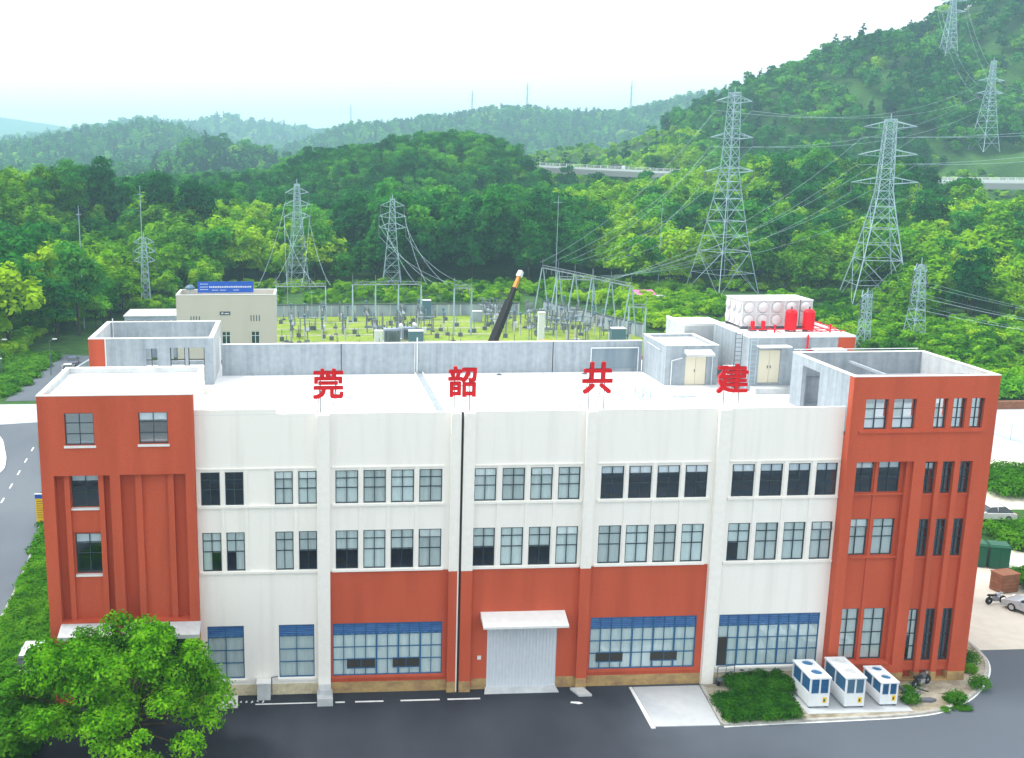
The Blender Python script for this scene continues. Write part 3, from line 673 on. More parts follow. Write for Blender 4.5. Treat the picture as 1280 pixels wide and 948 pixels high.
# walls of the tower court: the left wall has an opening and a free column
def wallx(mb, x0, x1, y0, y1, z0, z1, ops):
    t = MB(); t.wall(y0, y1, z0, z1, x0, x1, ops); k = len(mb.v)
    mb.v += [(y, x, z) for x, y, z in t.v]; mb.f += [tuple(k + i for i in reversed(f)) for f in t.f]
mb = MB(); wallx(mb, TX0, TX0+.28, -.139, 7.5, RF, TZ, [(3.7, 6.15, RF, 19.98)]); P(mb, 'tower_inner_wall', 'conc')
mb = MB(); wallx(mb, TX0, TX0+.28, .26, 7.5, 8, 16.7, []); P(mb, 'tower_inner_wall', 'inside')
P(MB().box(TX0, TX1-.28, 7.5, 7.78, RF, TZ), 'tower_back_wall', 'conc')
P(MB().box(TX0+.3, TX1-.3, .3, 7.48, RF+.004, RF+.03), 'court_floor', 'conc')
P(MB().box(TX1-.28, TX1, -.10, 7.78, 0, TZ-.002), 'tower_side_wall', 'conc2')
P(MB().box(TX1-.001, TX1+.012, YF, 7.78, 0, TZ), 'side_render', 'red')
P(MB().box(TX0-.02, TX1+.02, YF-.02, YF+.28, TZ, TZ+.05).box(TX0-.02, TX0+.3, YF+.28, 7.48, TZ, TZ+.05).box(TX1-.3, TX1+.02, YF+.28, 7.48, TZ, TZ+.05).box(TX0-.02, TX1+.02, 7.48, 7.8, TZ, TZ+.05), 'parapet_coping', 'coping')
P(MB().box(34.6, 43.2, 7.3, 7.5, 19.0, 19.06).box(34.6, 43.2, 2.5, 2.7, 19.9, 20.05).box(38, 38.2, 2.7, 7.3, 19.9, 20.05), 'steel_beam', 'conc')
P(MB().path([(34.5, 8.2, 20.7), (43.4, 8.2, 20.7)], .03).path([(35, 8.2, RF), (35, 8.2, 20.7)], .03).path([(43.3, 8.2, RF), (43.3, 8.2, 20.7)], .03), 'guard_rail', 'metalw')

# ---- roof-top plant rooms
pa = thing('plant_room', 'low grey concrete stair house with a cream door, on the white roof beside the rear parapet', 'roof house', (29.4, 14, RF))
def pp(mb, n, m, par, kind=None): return mb.build(n, M[m], par, kind=kind)
mb = MB(); mb.wall(27.45, 31.45, RF, 20.0, 13.9, 14.1, [(28.98, 30.58, RF, 19.2)]); mb.box(27.45, 27.65, 14.1, 19.29, RF, 20.0).box(31.25, 31.45, 14.1, 19.29, RF, 20).box(27.65, 31.25, 19.1, 19.29, RF, 20)
pp(mb, 'wall', 'conc', pa); pp(MB().box(27.65, 31.25, 14.1, 19.1, 19.6, 19.8), 'roof', 'roof', pa)
pp(MB().box(27.42, 31.48, 13.87, 14.12, 20, 20.05).box(27.42, 27.68, 14.12, 19.3, 20, 20.05).box(31.22, 31.48, 14.12, 19.3, 20, 20.05).box(27.68, 31.22, 19.08, 19.3, 20, 20.05), 'coping', 'coping', pa)
d = pp(MB().box(29.0, 29.77, 13.95, 14.02, RF+.03, 19.18).box(29.79, 30.56, 13.95, 14.02, RF+.03, 19.18), 'door', 'doorc', pa)
o = MB().box(29.68, 29.72, 13.9, 13.95, 18.0, 18.2).build('handle', M['steeld']); o.parent = d
pp(MB().hexa([(28.8, 12.95, 19.35), (30.85, 12.95, 19.35), (30.85, 13.9, 19.5), (28.8, 13.9, 19.5), (28.8, 12.95, 19.5), (30.85, 12.95, 19.5), (30.85, 13.9, 19.75), (28.8, 13.9, 19.75)]), 'canopy', 'conc2', pa)
pp(MB().path([(27.9, 13.8, RF), (27.9, 13.8, 18.9), (28.7, 13.8, 19.1)], .035, 6).path([(31.0, 13.8, RF), (31.0, 13.8, 19.2)], .03, 6).path([(27.38, 15, 19.5), (27.38, 18, 19.6)], .03, 6), 'conduit', 'metalw', pa)
pc = thing('plant_room', 'small pale roof house tucked behind the one with the single door, left of the water tank', 'roof house', (32.4, 22, RF))
pp(MB().box(30.9, 34.6, 19.7, 24.1, RF, 20.55), 'wall', 'conc2', pc); pp(MB().box(31.1, 34.4, 19.9, 23.9, 20.55, 20.62), 'roof', 'roof', pc)
pp(MB().box(30.88, 34.62, 19.68, 19.9, 20.551, 20.75).box(30.88, 31.1, 19.9, 24.1, 20.551, 20.75), 'coping', 'coping', pc)
pb = thing('plant_room', 'tall grey plant room under the water tank with a double cream door and a ladder', 'roof house', (36.6, 14.5, RF))
bx0, bx1, by0, by1, bz = 32.75, 40.6, 11.55, 18.4, 20.95
mb = MB(); mb.wall(bx0, bx1-1.25, RF, bz, by0, by0+.2, [(33.52, 35.14, 17.6, 20.06)]); mb.box(bx0, bx0+.2, by0+.2, by1, RF, bz).box(bx0+.2, bx1, by1-.2, by1, RF, bz)
pp(mb, 'wall', 'conc', pb)
pp(MB().box(bx1-1.25, bx1, by0-.01, by0+.2, RF, bz).box(bx1-.2, bx1, by0+.2, by1-.2, RF, bz), 'red_wall', 'red', pb)
pp(MB().box(bx0-.02, bx1+.02, by0-.02, by1+.02, bz, bz+.12), 'roof', 'roof', pb)
d = pp(MB().box(33.54, 34.32, by0+.05, by0+.12, 17.62, 20.04).box(34.34, 35.12, by0+.05, by0+.12, 17.62, 20.04), 'door', 'doorc', pb)
o = MB().box(34.2, 34.25, by0, by0+.05, 18.7, 18.9).box(34.41, 34.46, by0, by0+.05, 18.7, 18.9).build('handle', M['steeld']); o.parent = d
pp(MB().box(33.25, 35.55, by0-.9, by0, 20.35, 20.45), 'canopy', 'coping', pb)
pp(MB().box(33.0, 37.6, by0-1.1, by0, RF, 17.42), 'door_step', 'conc2', pb)
pp(MB().box(37.3, 39.6, by0-.9, by0, 20.1, 20.2), 'canopy', 'coping', pb)
mb = MB()
for x in (31.95, 32.45): mb.bar((x, by0+.6, RF), (x, by0+.6, 21.3), .03)
for i in range(13): mb.bar((31.95, by0+.6, RF+.3+i*.32), (32.45, by0+.6, RF+.3+i*.32), .02)
pp(mb, 'ladder', 'steeld', pb)
mb = MB()
for x in (32.85, 33.3): mb.bar((x, by0-.12, 17.5), (x, by0-.12, 21.0), .025)
for i in range(11): mb.bar((32.85, by0-.12, 17.6+i*.32), (33.3, by0-.12, 17.6+i*.32), .018)
pp(mb, 'ladder', 'steel', pb)
mb = MB(); mb.path([(37.0, by0-.15, 21.2), (37.0, by0-.15, 20.1), (37.35, by0-.15, 20.0)], .07, 8); pp(mb, 'fire_pipe', 'tankred', pb)
# the sectional water tank: pressed panels with round bosses
wt = thing('water_tank', 'white sectional water tank with round bosses on its panels, on top of the plant room', 'water tank', (36, 16.2, 21.07))
tx0, tx1, ty0, ty1, tz0, tz1 = 33.35, 38.75, 14.75, 17.75, 21.3, 23.2
pp(MB().box(tx0, tx1, ty0, ty1, tz0, tz1), 'shell', 'tank', wt); pp(MB().box(tx0-.06, tx1+.06, ty0-.06, ty1+.06, tz1, tz1+.07), 'lid', 'metalw', wt)
pp(MB().box(tx0, tx1, ty0, ty0+.2, 21.07, 21.3).box(tx0, tx1, ty1-.2, ty1, 21.07, 21.3), 'base_beam', 'steeld', wt)
bm = MB().lathe([(.44, 0), (.36, -.10), (.22, -.17), (.04, -.19)], n=14, axis='y').mesh('boss', M['tank'], True)
bmx = MB().lathe([(.44, 0), (.36, -.10), (.22, -.17), (.04, -.19)], n=14, axis='x').mesh('boss', M['tank'], True)
for i in range(5):
    for j in range(2):
        inst(bm, 'panel_boss', wt, Vector((tx0 + .55 + i*1.075, ty0-.001, tz0 + .48 + j*.95)) - Vector(wt.location))
for i in range(3):
    for j in range(2):
        inst(bmx, 'panel_boss', wt, Vector((tx0-.001, ty0 + .5 + i*1.0, tz0 + .48 + j*.95)) - Vector(wt.location))
mb = MB()
for i in range(6): x = tx0 + i*1.08; mb.box(min(x, tx1-.05), min(x, tx1-.05)+.05, ty0-.05, ty0-.002, tz0, tz1)
mb.box(tx0+.05, tx1-.06, ty0-.048, ty0-.003, tz0+.94, tz0+.98)
pp(mb, 'panel_seam', 'metalw', wt)
pp(MB().bar((37.7, ty0-.25, 21.1), (37.7, ty0-.25, 23.4), .03), 'ladder_rail', 'steeld', wt)
for i, (x, w2) in enumerate(((36.65, .42), (38.0, .42))):
    t = thing('pressure_vessel', ('left' if i == 0 else 'right') + ' one of the two bright red cylinders standing before the water tank', 'pressure vessel', (x, 13.6, 21.07), group='red pressure vessels on the roof')
    lpart(MB().lathe([(w2*.8, .12), (w2, .2), (w2, 1.45), (w2*.75, 1.62), (.1, 1.68)], n=18), 'cylinder', M['tankred'], t, smooth=False)
    lpart(MB().box(-.4, -.28, -.06, .06, 0, .2).box(.28, .4, -.06, .06, 0, .2).box(-.06, .06, .28, .4, 0, .2), 'foot', M['steeld'], t)
    lpart(MB().bar((0, 0, 1.6), (0, 0, 1.85), .06, 8), 'valve', M['steeld'], t)
for i, x in enumerate((33.9, 34.7)):
    t = thing('water_pump', ('left' if i == 0 else 'right') + ' small dark pump with red motor beside the water tank foot', 'pump', (x, 13.9, 21.07), group='roof pumps')
    lpart(MB().bar((0, 0, .15), (0, 0, .75), .16, 10), 'motor', M['tankred'], t); lpart(MB().box(-.25, .25, -.2, .2, 0, .15), 'base', M['steeld'], t)
    lpart(MB().bar((-.3, 0, .25), (.3, 0, .25), .09, 8), 'casing', M['steeld'], t)
t = thing('fire_pipework', 'tangle of thin red fire pipes running over the plant room roof', 'pipes', (37, 13, 21.07))
mb = MB()
for yy, a, b in ((13.3, 33.4, 39.8), (12.4, 37.5, 40.2), (16.5, 39.2, 40.4)): mb.bar((a-37, yy-13, .22), (b-37, yy-13, .22), .035, 6)
for x in (35.2, 38.3, 39.8): mb.bar((x-37, -1.0, .2), (x-37, 1.2, .2), .03, 6)
for x, y in ((39.2, 14.5), (40.1, 15.5)): mb.bar((x-37, y-13-2, .2), (x-37, y-13+2.5, .2), .05, 6)
lpart(mb, 'pipe', M['tankred'], t)
for x in (35.2, 39.4): lpart(MB().bar((x-37, 0, 0), (x-37, 0, .55), .06, 6).lathe([(.12, .55), (.12, .6)], (x-37, 0, 0), 8), 'valve', M['tankred'], t)
t = thing('air_conditioner', 'white outdoor air conditioner unit on the roof left of the character nearest the right tower', 'air conditioner', (32.0, 13.0, RF+.9))
lpart(MB().box(-.45, .45, -.2, .2, 0, .75), 'casing', M['metalw'], t); lpart(MB().lathe([(.27, -.21), (.27, -.23)], (.1, 0, .37), 16, 'y'), 'fan_grille', M['steeld'], t)
lpart(MB().box(-.4, -.34, -.2, .2, -.9, 0).box(.34, .4, -.2, .2, -.9, 0), 'bracket', M['steeld'], t)
t = tag(MB().build('bent_rods', M['steel']), 'heap of thin bent rods lying on the roof behind the character 共', 'rods')
mb = MB(); rr = random.Random(3)
for i in range(16):
    x = 23.6 + i*.11; y = 9.9 + rr.uniform(-.5, .5); mb.path([(x, y, RF+.03), (x+.04, y+.15, RF+.75+rr.uniform(-.2, .2)), (x+.16, y-.2, RF+.6+rr.uniform(-.2, .1)), (x+.2, y-.6, RF+.05)], .022, 3)
mb.path([(23.4, 9.2, RF+.04), (25.5, 9.0, RF+.04)], .02, 3); mb.path([(24.0, 8.6, RF+.04), (25.7, 8.3, RF+.04)], .02, 3)
old = t.data; t.data = mb.mesh('bent_rods', M['steel'])
mb = MB(); mb.prism([(26.6, 9.9), (27.3, 9.6), (28.3, 9.8), (28.6, 10.2), (27.8, 10.5), (26.9, 10.3)], RF, RF+.02); P(mb, 'roof_patch', 'conc')

# ---- four red characters on the roof edge
def glyph(ch, wid, hgt, yd):
    c = bpy.data.curves.new('character', 'FONT'); c.body = ch; c.size = 1; c.extrude = .5
    o = bpy.data.objects.new('tmp', c); COL.objects.link(o)
    dg = bpy.context.evaluated_depsgraph_get(); dg.update(); me = bpy.data.meshes.new_from_object(o.evaluated_get(dg))
    V = np.array([tuple(v.co) for v in me.vertices]); F = [tuple(p.vertices) for p in me.polygons]
    bpy.data.objects.remove(o); bpy.data.curves.remove(c); bpy.data.meshes.remove(me)
    lo, hi = V.min(0), V.max(0); mb = MB(); bold = .045
    for k, (dx, dz) in enumerate(((-1, -1), (1, -1), (-1, 1), (1, 1), (0, 0))):
        n = len(mb.v); d = yd * (1 - .02*k)
        for x, z, y in V:
            X = ((x-lo[0])/(hi[0]-lo[0]) - .5) * (wid - 2*bold) + dx*bold; Z = (z-lo[1])/(hi[1]-lo[1]) * (hgt - 2*bold) + bold + dz*bold
            mb.v.append((X, -y * d * 1.0, Z))
        mb.f += [tuple(n + i for i in f) for f in F]
    return mb
for ch, x0, x1, z0, z1, lab in (('莞', .91, 2.80, 19.28, 21.17, 'red Chinese character 莞 on thin legs above the roof edge, leftmost of four'),
                                ('韶', 9.27, 11.04, 19.3, 21.25, 'red Chinese character 韶 standing above the dark wall joint'),
                                ('共', 17.66, 19.55, 19.40, 21.42, 'red Chinese character 共 standing above the roof edge right of the middle'),
                                ('建', 26.19, 28.2, 19.33, 21.2, 'red Chinese character 建 in front of the roof plant rooms, rightmost of four')):
    xc = (x0+x1)/2; t = thing('rooftop_character', lab, 'sign', (xc, .8, RF), group='red characters on the roof edge')
    lpart(glyph(ch, x1-x0, z1-z0, .17), 'character', M['signred'], t, (0, 0, z0-RF))
    for sx in (-.48, .48):
        lpart(MB().bar((sx, 0, 0), (sx, .1, z1-RF-.4), .03), 'leg', M['steeld'], t)
        lpart(MB().bar((sx-.25, 1.9, 0), (sx, .1, z1-RF-.9), .024), 'brace', M['steeld'], t)
    lpart(MB().bar((-.6, .1, z0-RF+.7), (.6, .1, z0-RF+.7), .02), 'cross_rail', M['steeld'], t)

# ================================================================ TREES
def np_mesh(name, V, F4, m, mats=None):
    me = bpy.data.meshes.new(name); n = len(F4)
    me.vertices.add(len(V)); me.vertices.foreach_set('co', np.asarray(V, np.float32).ravel())
    me.loops.add(n*4); me.loops.foreach_set('vertex_index', np.asarray(F4, np.int32).ravel())
    me.polygons.add(n); me.polygons.foreach_set('loop_start', np.arange(0, n*4, 4, dtype=np.int32)); me.polygons.foreach_set('loop_total', np.full(n, 4, np.int32))
    me.update(calc_edges=True); me.validate()
    if m: me.materials.append(m)
    return me
def leaf_cloud(seed, lobes, per, size, flat=.75, up=.5):
    """leaf faces spread over overlapping clumps; lobes = list of (x,y,z,r)"""
    rg = np.random.default_rng(seed); V = []; 
    for (cx, cy, cz, r) in lobes:
        n = int(per * (r / lobes[0][3])**2) if per else 0
        d = rg.normal(size=(n, 3)); d /= np.linalg.norm(d, axis=1)[:, None]
        d[:, 2] = np.where(d[:, 2] < -.35, -d[:, 2], d[:, 2])
        rad = r * (1 + rg.normal(size=n) * .13) * np.where(rg.random(n) < .25, rg.uniform(.4, .9, n), 1)
        c = np.array([cx, cy, cz]) + d * rad[:, None] * np.array([1, 1, flat])
        nn = d + rg.normal(size=(n, 3)) * .55; nn[:, 2] += up; nn /= np.linalg.norm(nn, axis=1)[:, None]
        a = np.cross(nn, rg.normal(size=(n, 3))); a /= np.linalg.norm(a, axis=1)[:, None]; b = np.cross(nn, a)
        s = size * rg.uniform(.6, 1.35, n)[:, None]
        V.append(np.stack([c + a*s, c + b*s*.55, c - a*s, c - b*s*.55], 1))
    V = np.concatenate(V).reshape(-1, 3); F = np.arange(len(V)).reshape(-1, 4)
    return V, F
def lobes_round(seed, R_, H0, H1, n):
    rg = random.Random(seed); o = [(0, 0, (H0+H1)/2, R_*.62)]
    for i in range(n):
        t = rg.uniform(0, 2*math.pi); z = rg.uniform(0, 1); rr = R_ * math.sqrt(max(.05, 1-(z*1.0-.3)**2*1.2)) * rg.uniform(.35, .72)
        o.append((rr*math.cos(t), rr*math.sin(t), H0 + (H1-H0)*z*.85 + .5, R_*rg.uniform(.28, .46)))
    return o
def lobes_cone(seed, R_, H0, H1, n):
    rg = random.Random(seed); o = []
    for i in range(n):
        z = i/(n-1); r = R_*(1-z)**.8 + .55; t = rg.uniform(0, 6.28)
        o.append((r*.45*math.cos(t), r*.45*math.sin(t), H0+(H1-H0)*z, max(.5, r*.62)))
    o.sort(key=lambda q: -q[3]); return o
def lobes_plume(seed, R_, H0, H1, n):
    rg = random.Random(seed); o = [(0, 0, (H0+H1)/2-1, R_*.6)]
    for i in range(n):
        t = rg.uniform(0, 6.28); r = R_*rg.uniform(.3, .95); h = H0 + (H1-H0)*rg.uniform(.25, 1)*(1-.35*(r/R_)**2)
        o.append((r*math.cos(t), r*math.sin(t), h, R_*rg.uniform(.16, .30)))
    return o
KIND = {}
def trunk_mesh(h, r, m, limbs, seed):
    rg = random.Random(seed); mb = MB(); mb.bar((0, 0, -.6), (rg.uniform(-.2, .2), rg.uniform(-.2, .2), h*.7), r, 7, r*.5)
    for i in range(limbs):
        t = rg.uniform(0, 6.28); z = h*rg.uniform(.35, .65); mb.bar((0, 0, z), (math.cos(t)*h*.25, math.sin(t)*h*.25, z+h*.22), r*.4, 5, r*.15)
    return mb.mesh('trunk', m)
def mk(kind, lob, per, size, leaf, h, r, nvar, flat=.75, up=.5):
    KIND[kind] = [(np_mesh('crown', *leaf_cloud(100*i+hash_(kind), lob(i), per, size, flat, up), leaf), trunk_mesh(h, r, M['stemdark'], 4, i)) for i in range(nvar)]
def hash_(s): return sum(ord(c)*(i+3) for i, c in enumerate(s)) % 97
mk('broadleaf', lambda i: lobes_round(i+1, 4.4, 3.0, 9.6, 13), 420, .36, L_broad, 8, .22, 3)
mk('bamboo', lambda i: lobes_plume(i+11, 4.2, 3.0, 10.5, 22), 520, .36, L_bamboo, 8, .16, 3, 1.0, .9)
mk('dark', lambda i: lobes_round(i+21, 4.2, 5.0, 14.5, 16), 380, .38, L_dark, 12, .26, 3)
mk('conifer', lambda i: lobes_cone(i+31, 2.5, 2.2, 13.5, 12), 300, .34, L_pine, 13, .2, 2, .8, .3)
mk('bush', lambda i: lobes_round(i+41, 1.7, .2, 1.9, 7), 170, .24, L_bamboo, 1.5, .08, 2)
# far versions: fewer, larger leaf faces
mk('far_broad', lambda i: lobes_round(i+51, 5.0, 2.5, 10, 9), 120, .78, L_broad, 8, .2, 2)
mk('far_dark', lambda i: lobes_round(i+61, 4.6, 4.0, 12, 9), 120, .78, L_dark, 8, .2, 2)
mk('far_pine', lambda i: lobes_cone(i+71, 3.0, 1.5, 13, 13), 110, .72, L_pine, 8, .2, 2, .8, .3)
mk('far_light', lambda i: lobes_round(i+81, 5.0, 1.5, 8.5, 9), 120, .78, L_bamboo, 8, .2, 2)

_gn = None
def scatter(name, label_m, V, sc_, rot, protos):
    """one forest object: points carrying a copy of the prototype crown each (stuff nobody could count)"""
    me = bpy.data.meshes.new(name); me.vertices.add(len(V)); me.vertices.foreach_set('co', np.asarray(V, np.float32).ravel())
    a = me.attributes.new('tscale', 'FLOAT', 'POINT'); a.data.foreach_set('value', np.asarray(sc_, np.float32))
    a = me.attributes.new('trot', 'FLOAT_VECTOR', 'POINT'); rv = np.zeros((len(V), 3), np.float32); rv[:, 2] = rot; a.data.foreach_set('vector', rv.ravel())
    me.update(); o = bpy.data.objects.new(name, me); COL.objects.link(o); o['kind'] = 'stuff'
    ng = bpy.data.node_groups.new(name, 'GeometryNodeTree'); ng.interface.new_socket('Geometry', in_out='INPUT', socket_type='NodeSocketGeometry'); ng.interface.new_socket('Geometry', in_out='OUTPUT', socket_type='NodeSocketGeometry')
    N = ng.nodes.new; gi = N('NodeGroupInput'); go = N('NodeGroupOutput'); ip = N('GeometryNodeInstanceOnPoints'); oi = N('GeometryNodeObjectInfo')
    oi.inputs['Object'].default_value = protos; oi.inputs['As Instance'].default_value = True
    s1 = N('GeometryNodeInputNamedAttribute'); s1.data_type = 'FLOAT'; s1.inputs[0].default_value = 'tscale'
    s2 = N('GeometryNodeInputNamedAttribute'); s2.data_type = 'FLOAT_VECTOR'; s2.inputs[0].default_value = 'trot'
    L = ng.links.new; L(gi.outputs[0], ip.inputs['Points']); L(oi.outputs['Geometry'], ip.inputs['Instance'])
    L(s1.outputs[0], ip.inputs['Scale']); L(s2.outputs[0], ip.inputs['Rotation']); L(ip.outputs[0], go.inputs[0])
    md = o.modifiers.new('scatter', 'NODES'); md.node_group = ng
    return o
PRO = {}
def proto(kind, i):
    if (kind, i) not in PRO: PRO[(kind, i)] = bpy.data.objects.new('crown', KIND[kind][i][0])   # not linked: only a source
    return PRO[(kind, i)]

CAMP = np.array([0, -64.157, 34.148])
cp, cy_ = R(11.843), R(3.123)
FWD = np.array([math.sin(cy_)*math.cos(cp), math.cos(cy_)*math.cos(cp), -math.sin(cp)]); RT = np.array([math.cos(cy_), -math.sin(cy_), 0]); UP = np.cross(RT, FWD)
def toward(P_):     # bearing of a place as seen from the viewpoint, to leave out what lies far outside the view
    q = P_ - CAMP; z = q @ FWD; return 444.5 + 1353*(q @ RT)/z, 474 - 1353*(q @ UP)/z, z
def grid_pts(x0, x1, y0, y1, st, seed):
    rg = np.random.default_rng(seed); X, Y = np.meshgrid(np.arange(x0, x1, st), np.arange(y0, y1, st))
    X = X + rg.uniform(-.45, .45, X.shape)*st; Y = Y + rg.uniform(-.45, .45, Y.shape)*st
    X, Y = X.ravel(), Y.ravel(); Z = height(X, Y); P_ = np.stack([X, Y, Z], 1); u, v, z = toward(P_ + [0, 0, 6])
    k = (u > -110) & (u < 1390) & (z > 10); return P_[k]
def keep(P_):
    X, Y = P_[:, 0], P_[:, 1]
    out_ = (X > -47 + np.clip(Y-120, 0, 60)*.27) & (X < 46) & (Y < 180)                    # plant and yards
    out_ |= (X > -20) & (X < 82) & (Y < 214)
    out_ |= (X >= 40) & (X < 120) & (Y < 196 - (X-40)*.0)
    out_ |= (X > 100) & (Y < 142)
    out_ |= (X < -44) & (Y < 118 - np.clip(-50-X, 0, 30)*.9)
    out_ |= (X > 98) & (Y < 178) & (X < 139 - (178-Y)*.6)
    out_ |= (np.hypot(X-105, Y-198) < 10) | (np.hypot(X-132, Y-173) < 9) | (np.hypot(X-110.9, Y-122.5) < 9)
    hy = highway_y(X); out_ |= (np.abs(Y-hy) < 16) & (X > 100)
    out_ |= (X > 145) & (X < 225) & (np.abs(Y-hy) < 34) & (Y > hy)   # verge beyond the highway
    out_ |= (Y > hy) & (Y < 470) & (X > 285) & (X < 440) # bright open slope
    out_ |= (Y > hy-40) & (Y < hy) & (X > 262) & (X < 440)
    out_ |= (np.hypot((X-180)/1.0, (Y-640)/1.1) < 62)
    return ~out_
PT = {k: [] for k in ('broadleaf', 'bamboo', 'dark', 'conifer')}
near = grid_pts(-170, 340, 100, 520, 5.5, 1); near = near[keep(near)]
rg = np.random.default_rng(5)
nX, nY = near[:, 0], near[:, 1]; n1 = vnoise(nX, nY, 1/38., 11); n2 = vnoise(nX, nY, 1/14., 12); rr_ = rg.random(len(near))
kind = np.full(len(near), 'broadleaf', dtype=object)
bright = sstep(.28, .52, n1*.7 + n2*.3)
centre = (nX > 22) & (nX < 80) & (nY < 262)
kind[(rr_ < bright*.9)] = 'bamboo'
kind[(rr_ > .72) & (n1 < .6)] = 'dark'
hill = (nY > 335) & (nX < 125)
kind[hill & (rr_ < .42)] = 'dark'; kind[hill & (rr_ >= .42) & (rr_ < .88)] = 'broadleaf'
kind[centre & (rr_ < .92)] = 'dark'
kind[(nY > 520*.98) & (rr_ < .5)] = 'conifer'
kind[(nX > 225) & (nY > 430) & (rr_ < .45)] = 'dark'
sz = .72 + .85*rg.random(len(near))**1.6; sz[centre] *= 1.12
kind[(nX < -44) & (nY < 250) & (rr_ < .62)] = 'bamboo'
right = (nX > 84) & (nY < 380) & (nX < 330)
kind[right & (rr_ < .8) & (kind != 'bamboo') & (n2 > .3)] = 'bamboo'
u, v, z = toward(near + [0, 0, 5])
show = 1.0 / z; vis = (u > 5) & (u < 1275) & (v > 120) & (v < 470)
sz[(nX > 215) & (nY > 230)] *= .72
sz[hill] = np.minimum(sz[hill], 1.12)
order = np.argsort(-np.where(vis, show, 0))
NAMES = {'broadleaf': ('broadleaf_tree', 'mid green round-crowned tree in the belt of woodland beyond the substation', 'broadleaf trees in the woodland'),
         'bamboo': ('feathery_tree', 'bright yellow-green feathery tree in the woodland on the slopes', 'bright feathery trees in the woodland'),
         'dark': ('tall_dark_tree', 'tall dark green tree in the dense woodland', 'tall dark trees in the woodland'),
         'conifer': ('conifer', 'dark narrow conifer in the woodland', 'conifers in the woodland')}
def zone(p):
    x, y = p[0], p[1]
    if x < -44: return 'on the left slope'
    if x < -8: return 'behind the cream building'
    if x < 40: return 'behind the far substation wall'
    if x < 82: return 'behind the right half of the substation'
    if x < 112: return 'behind the tall pylon above the water tank'
    if x < 140: return 'between and behind the two tallest pylons'
    return 'on the slope right of the tall pylons' if y < 200 else 'high on the slope at the right'
def one_tree(k, i, p, s, rz, names):
    zn = zone(p); big = 'large ' if s > 1.2 else 'small ' if s < .85 else ''
    names = (names[0], big + {'broadleaf': 'round mid green tree ', 'bamboo': 'feathery yellow-green tree ', 'dark': 'tall dark green tree ', 'conifer': 'dark narrow conifer '}[k] + 'in the woodland ' + zn, (big + names[0].replace('_', ' ') + 's ' + zn))
    t = thing(names[0], names[1], 'tree', tuple(p), rz, names[2]); t.scale = (s, s, s)
    inst(KIND[k][i][0], 'crown', t, (0, 0, 0)); inst(KIND[k][i][1], 'trunk', t, (0, 0, 0)); return t
single = set(order[:235].tolist())
for q_ in single:
    k = kind[q_]; one_tree(k, int(rr_[q_]*997) % len(KIND[k]), near[q_], float(sz[q_]), float(rr_[q_]*40), NAMES[k])
rest = np.array([i for i in range(len(near)) if i not in single])
for k in KIND:
    if k not in PT: continue
    for i in range(len(KIND[k])):
        s = np.array([q_ for q_ in rest if kind[q_] == k and int(rr_[q_]*997) % len(KIND[k]) == i])
        if len(s): scatter('woodland', None, near[s], sz[s], rr_[s]*40, proto(k, i))
# farther hills
def far_zone(P_, seed, base, sc0, pine):
    rg = np.random.default_rng(seed); P_ = P_[keep(P_)]; n = len(P_); a = vnoise(P_[:, 0], P_[:, 1], 1/70., seed); r = rg.random(n)
    kk = np.where(r < pine(P_, a), 'far_pine', np.where(r < .45 + a*.3, 'far_dark', np.where(r < .93 - a*.12, 'far_broad', 'far_light')))
    s = rg.uniform(.75, 1.2, n) * sc0
    for k in ('far_pine', 'far_dark', 'far_broad', 'far_light'):
        for i in (0, 1):
            m_ = (kk == k) & ((np.arange(n) % 2) == i)
            if m_.any(): scatter('woodland', None, P_[m_], s[m_], rg.uniform(0, 6.28, m_.sum()), proto(k, i))
    return n
nf = far_zone(grid_pts(-260, 620, 520, 860, 8.0, 2), 21, .5, 1.0, lambda P_, a: np.where((P_[:, 0] < 20), .55, .08))
nf += far_zone(grid_pts(-700, 1100, 860, 2150, 13.5, 3), 22, .5, 1.55, lambda P_, a: .15 + .2*a)
nf += far_zone(grid_pts(-1200, 900, 2150, 3300, 30, 4), 23, .5, 2.4, lambda P_, a: .15 + 0*a)
nf += far_zone(grid_pts(330, 470, 118, 520, 7.5, 6), 24, .5, 1.0, lambda P_, a: .05 + 0*a)
print('trees', len(near), 'far', nf)
# low scrub on open ground: banks, clearings and verges
def scrub(name, x0, x1, y0, y1, st, seed, cond, smin=.5, smax=1.2):
    P_ = grid_pts(x0, x1, y0, y1, st, seed); P_ = P_[cond(P_[:, 0], P_[:, 1])]; rg = np.random.default_rng(seed)
    for i in (0, 1):
        m_ = np.arange(len(P_)) % 2 == i; scatter(name, None, P_[m_], rg.uniform(smin, smax, m_.sum()), rg.uniform(0, 6.28, m_.sum()), proto('bush', i))
scrub('scrub', 62, 135, 128, 215, 2.6, 31, lambda X, Y: ((X > 66) | (Y > 178)) & (Y > 120) & (np.hypot(X-105, Y-198) > 5) & (vnoise(X, Y, 1/9., 8) > .35) & (X > 60 + (175-Y)*.2), .5, 1.3)
scrub('scrub', 100, 175, 62, 150, 2.4, 32, lambda X, Y: (X > 100 + 0*Y) & ((X-100)*.9 + (Y-60) > 22) & (vnoise(X, Y, 1/10., 9) > .25), .5, 1.6)
scrub('scrub', -22, 60, 178, 216, 2.7, 33, lambda X, Y: (Y > 181) & (vnoise(X, Y, 1/8., 7) > .3), .4, 1.1)
scrub('scrub', -85, -22, 74, 190, 2.6, 34, lambda X, Y: ((X < -47) | (Y > 168)) & (vnoise(X, Y, 1/9., 6) > .33) & ((Y > 92) | (X < -41)), .4, 1.5)
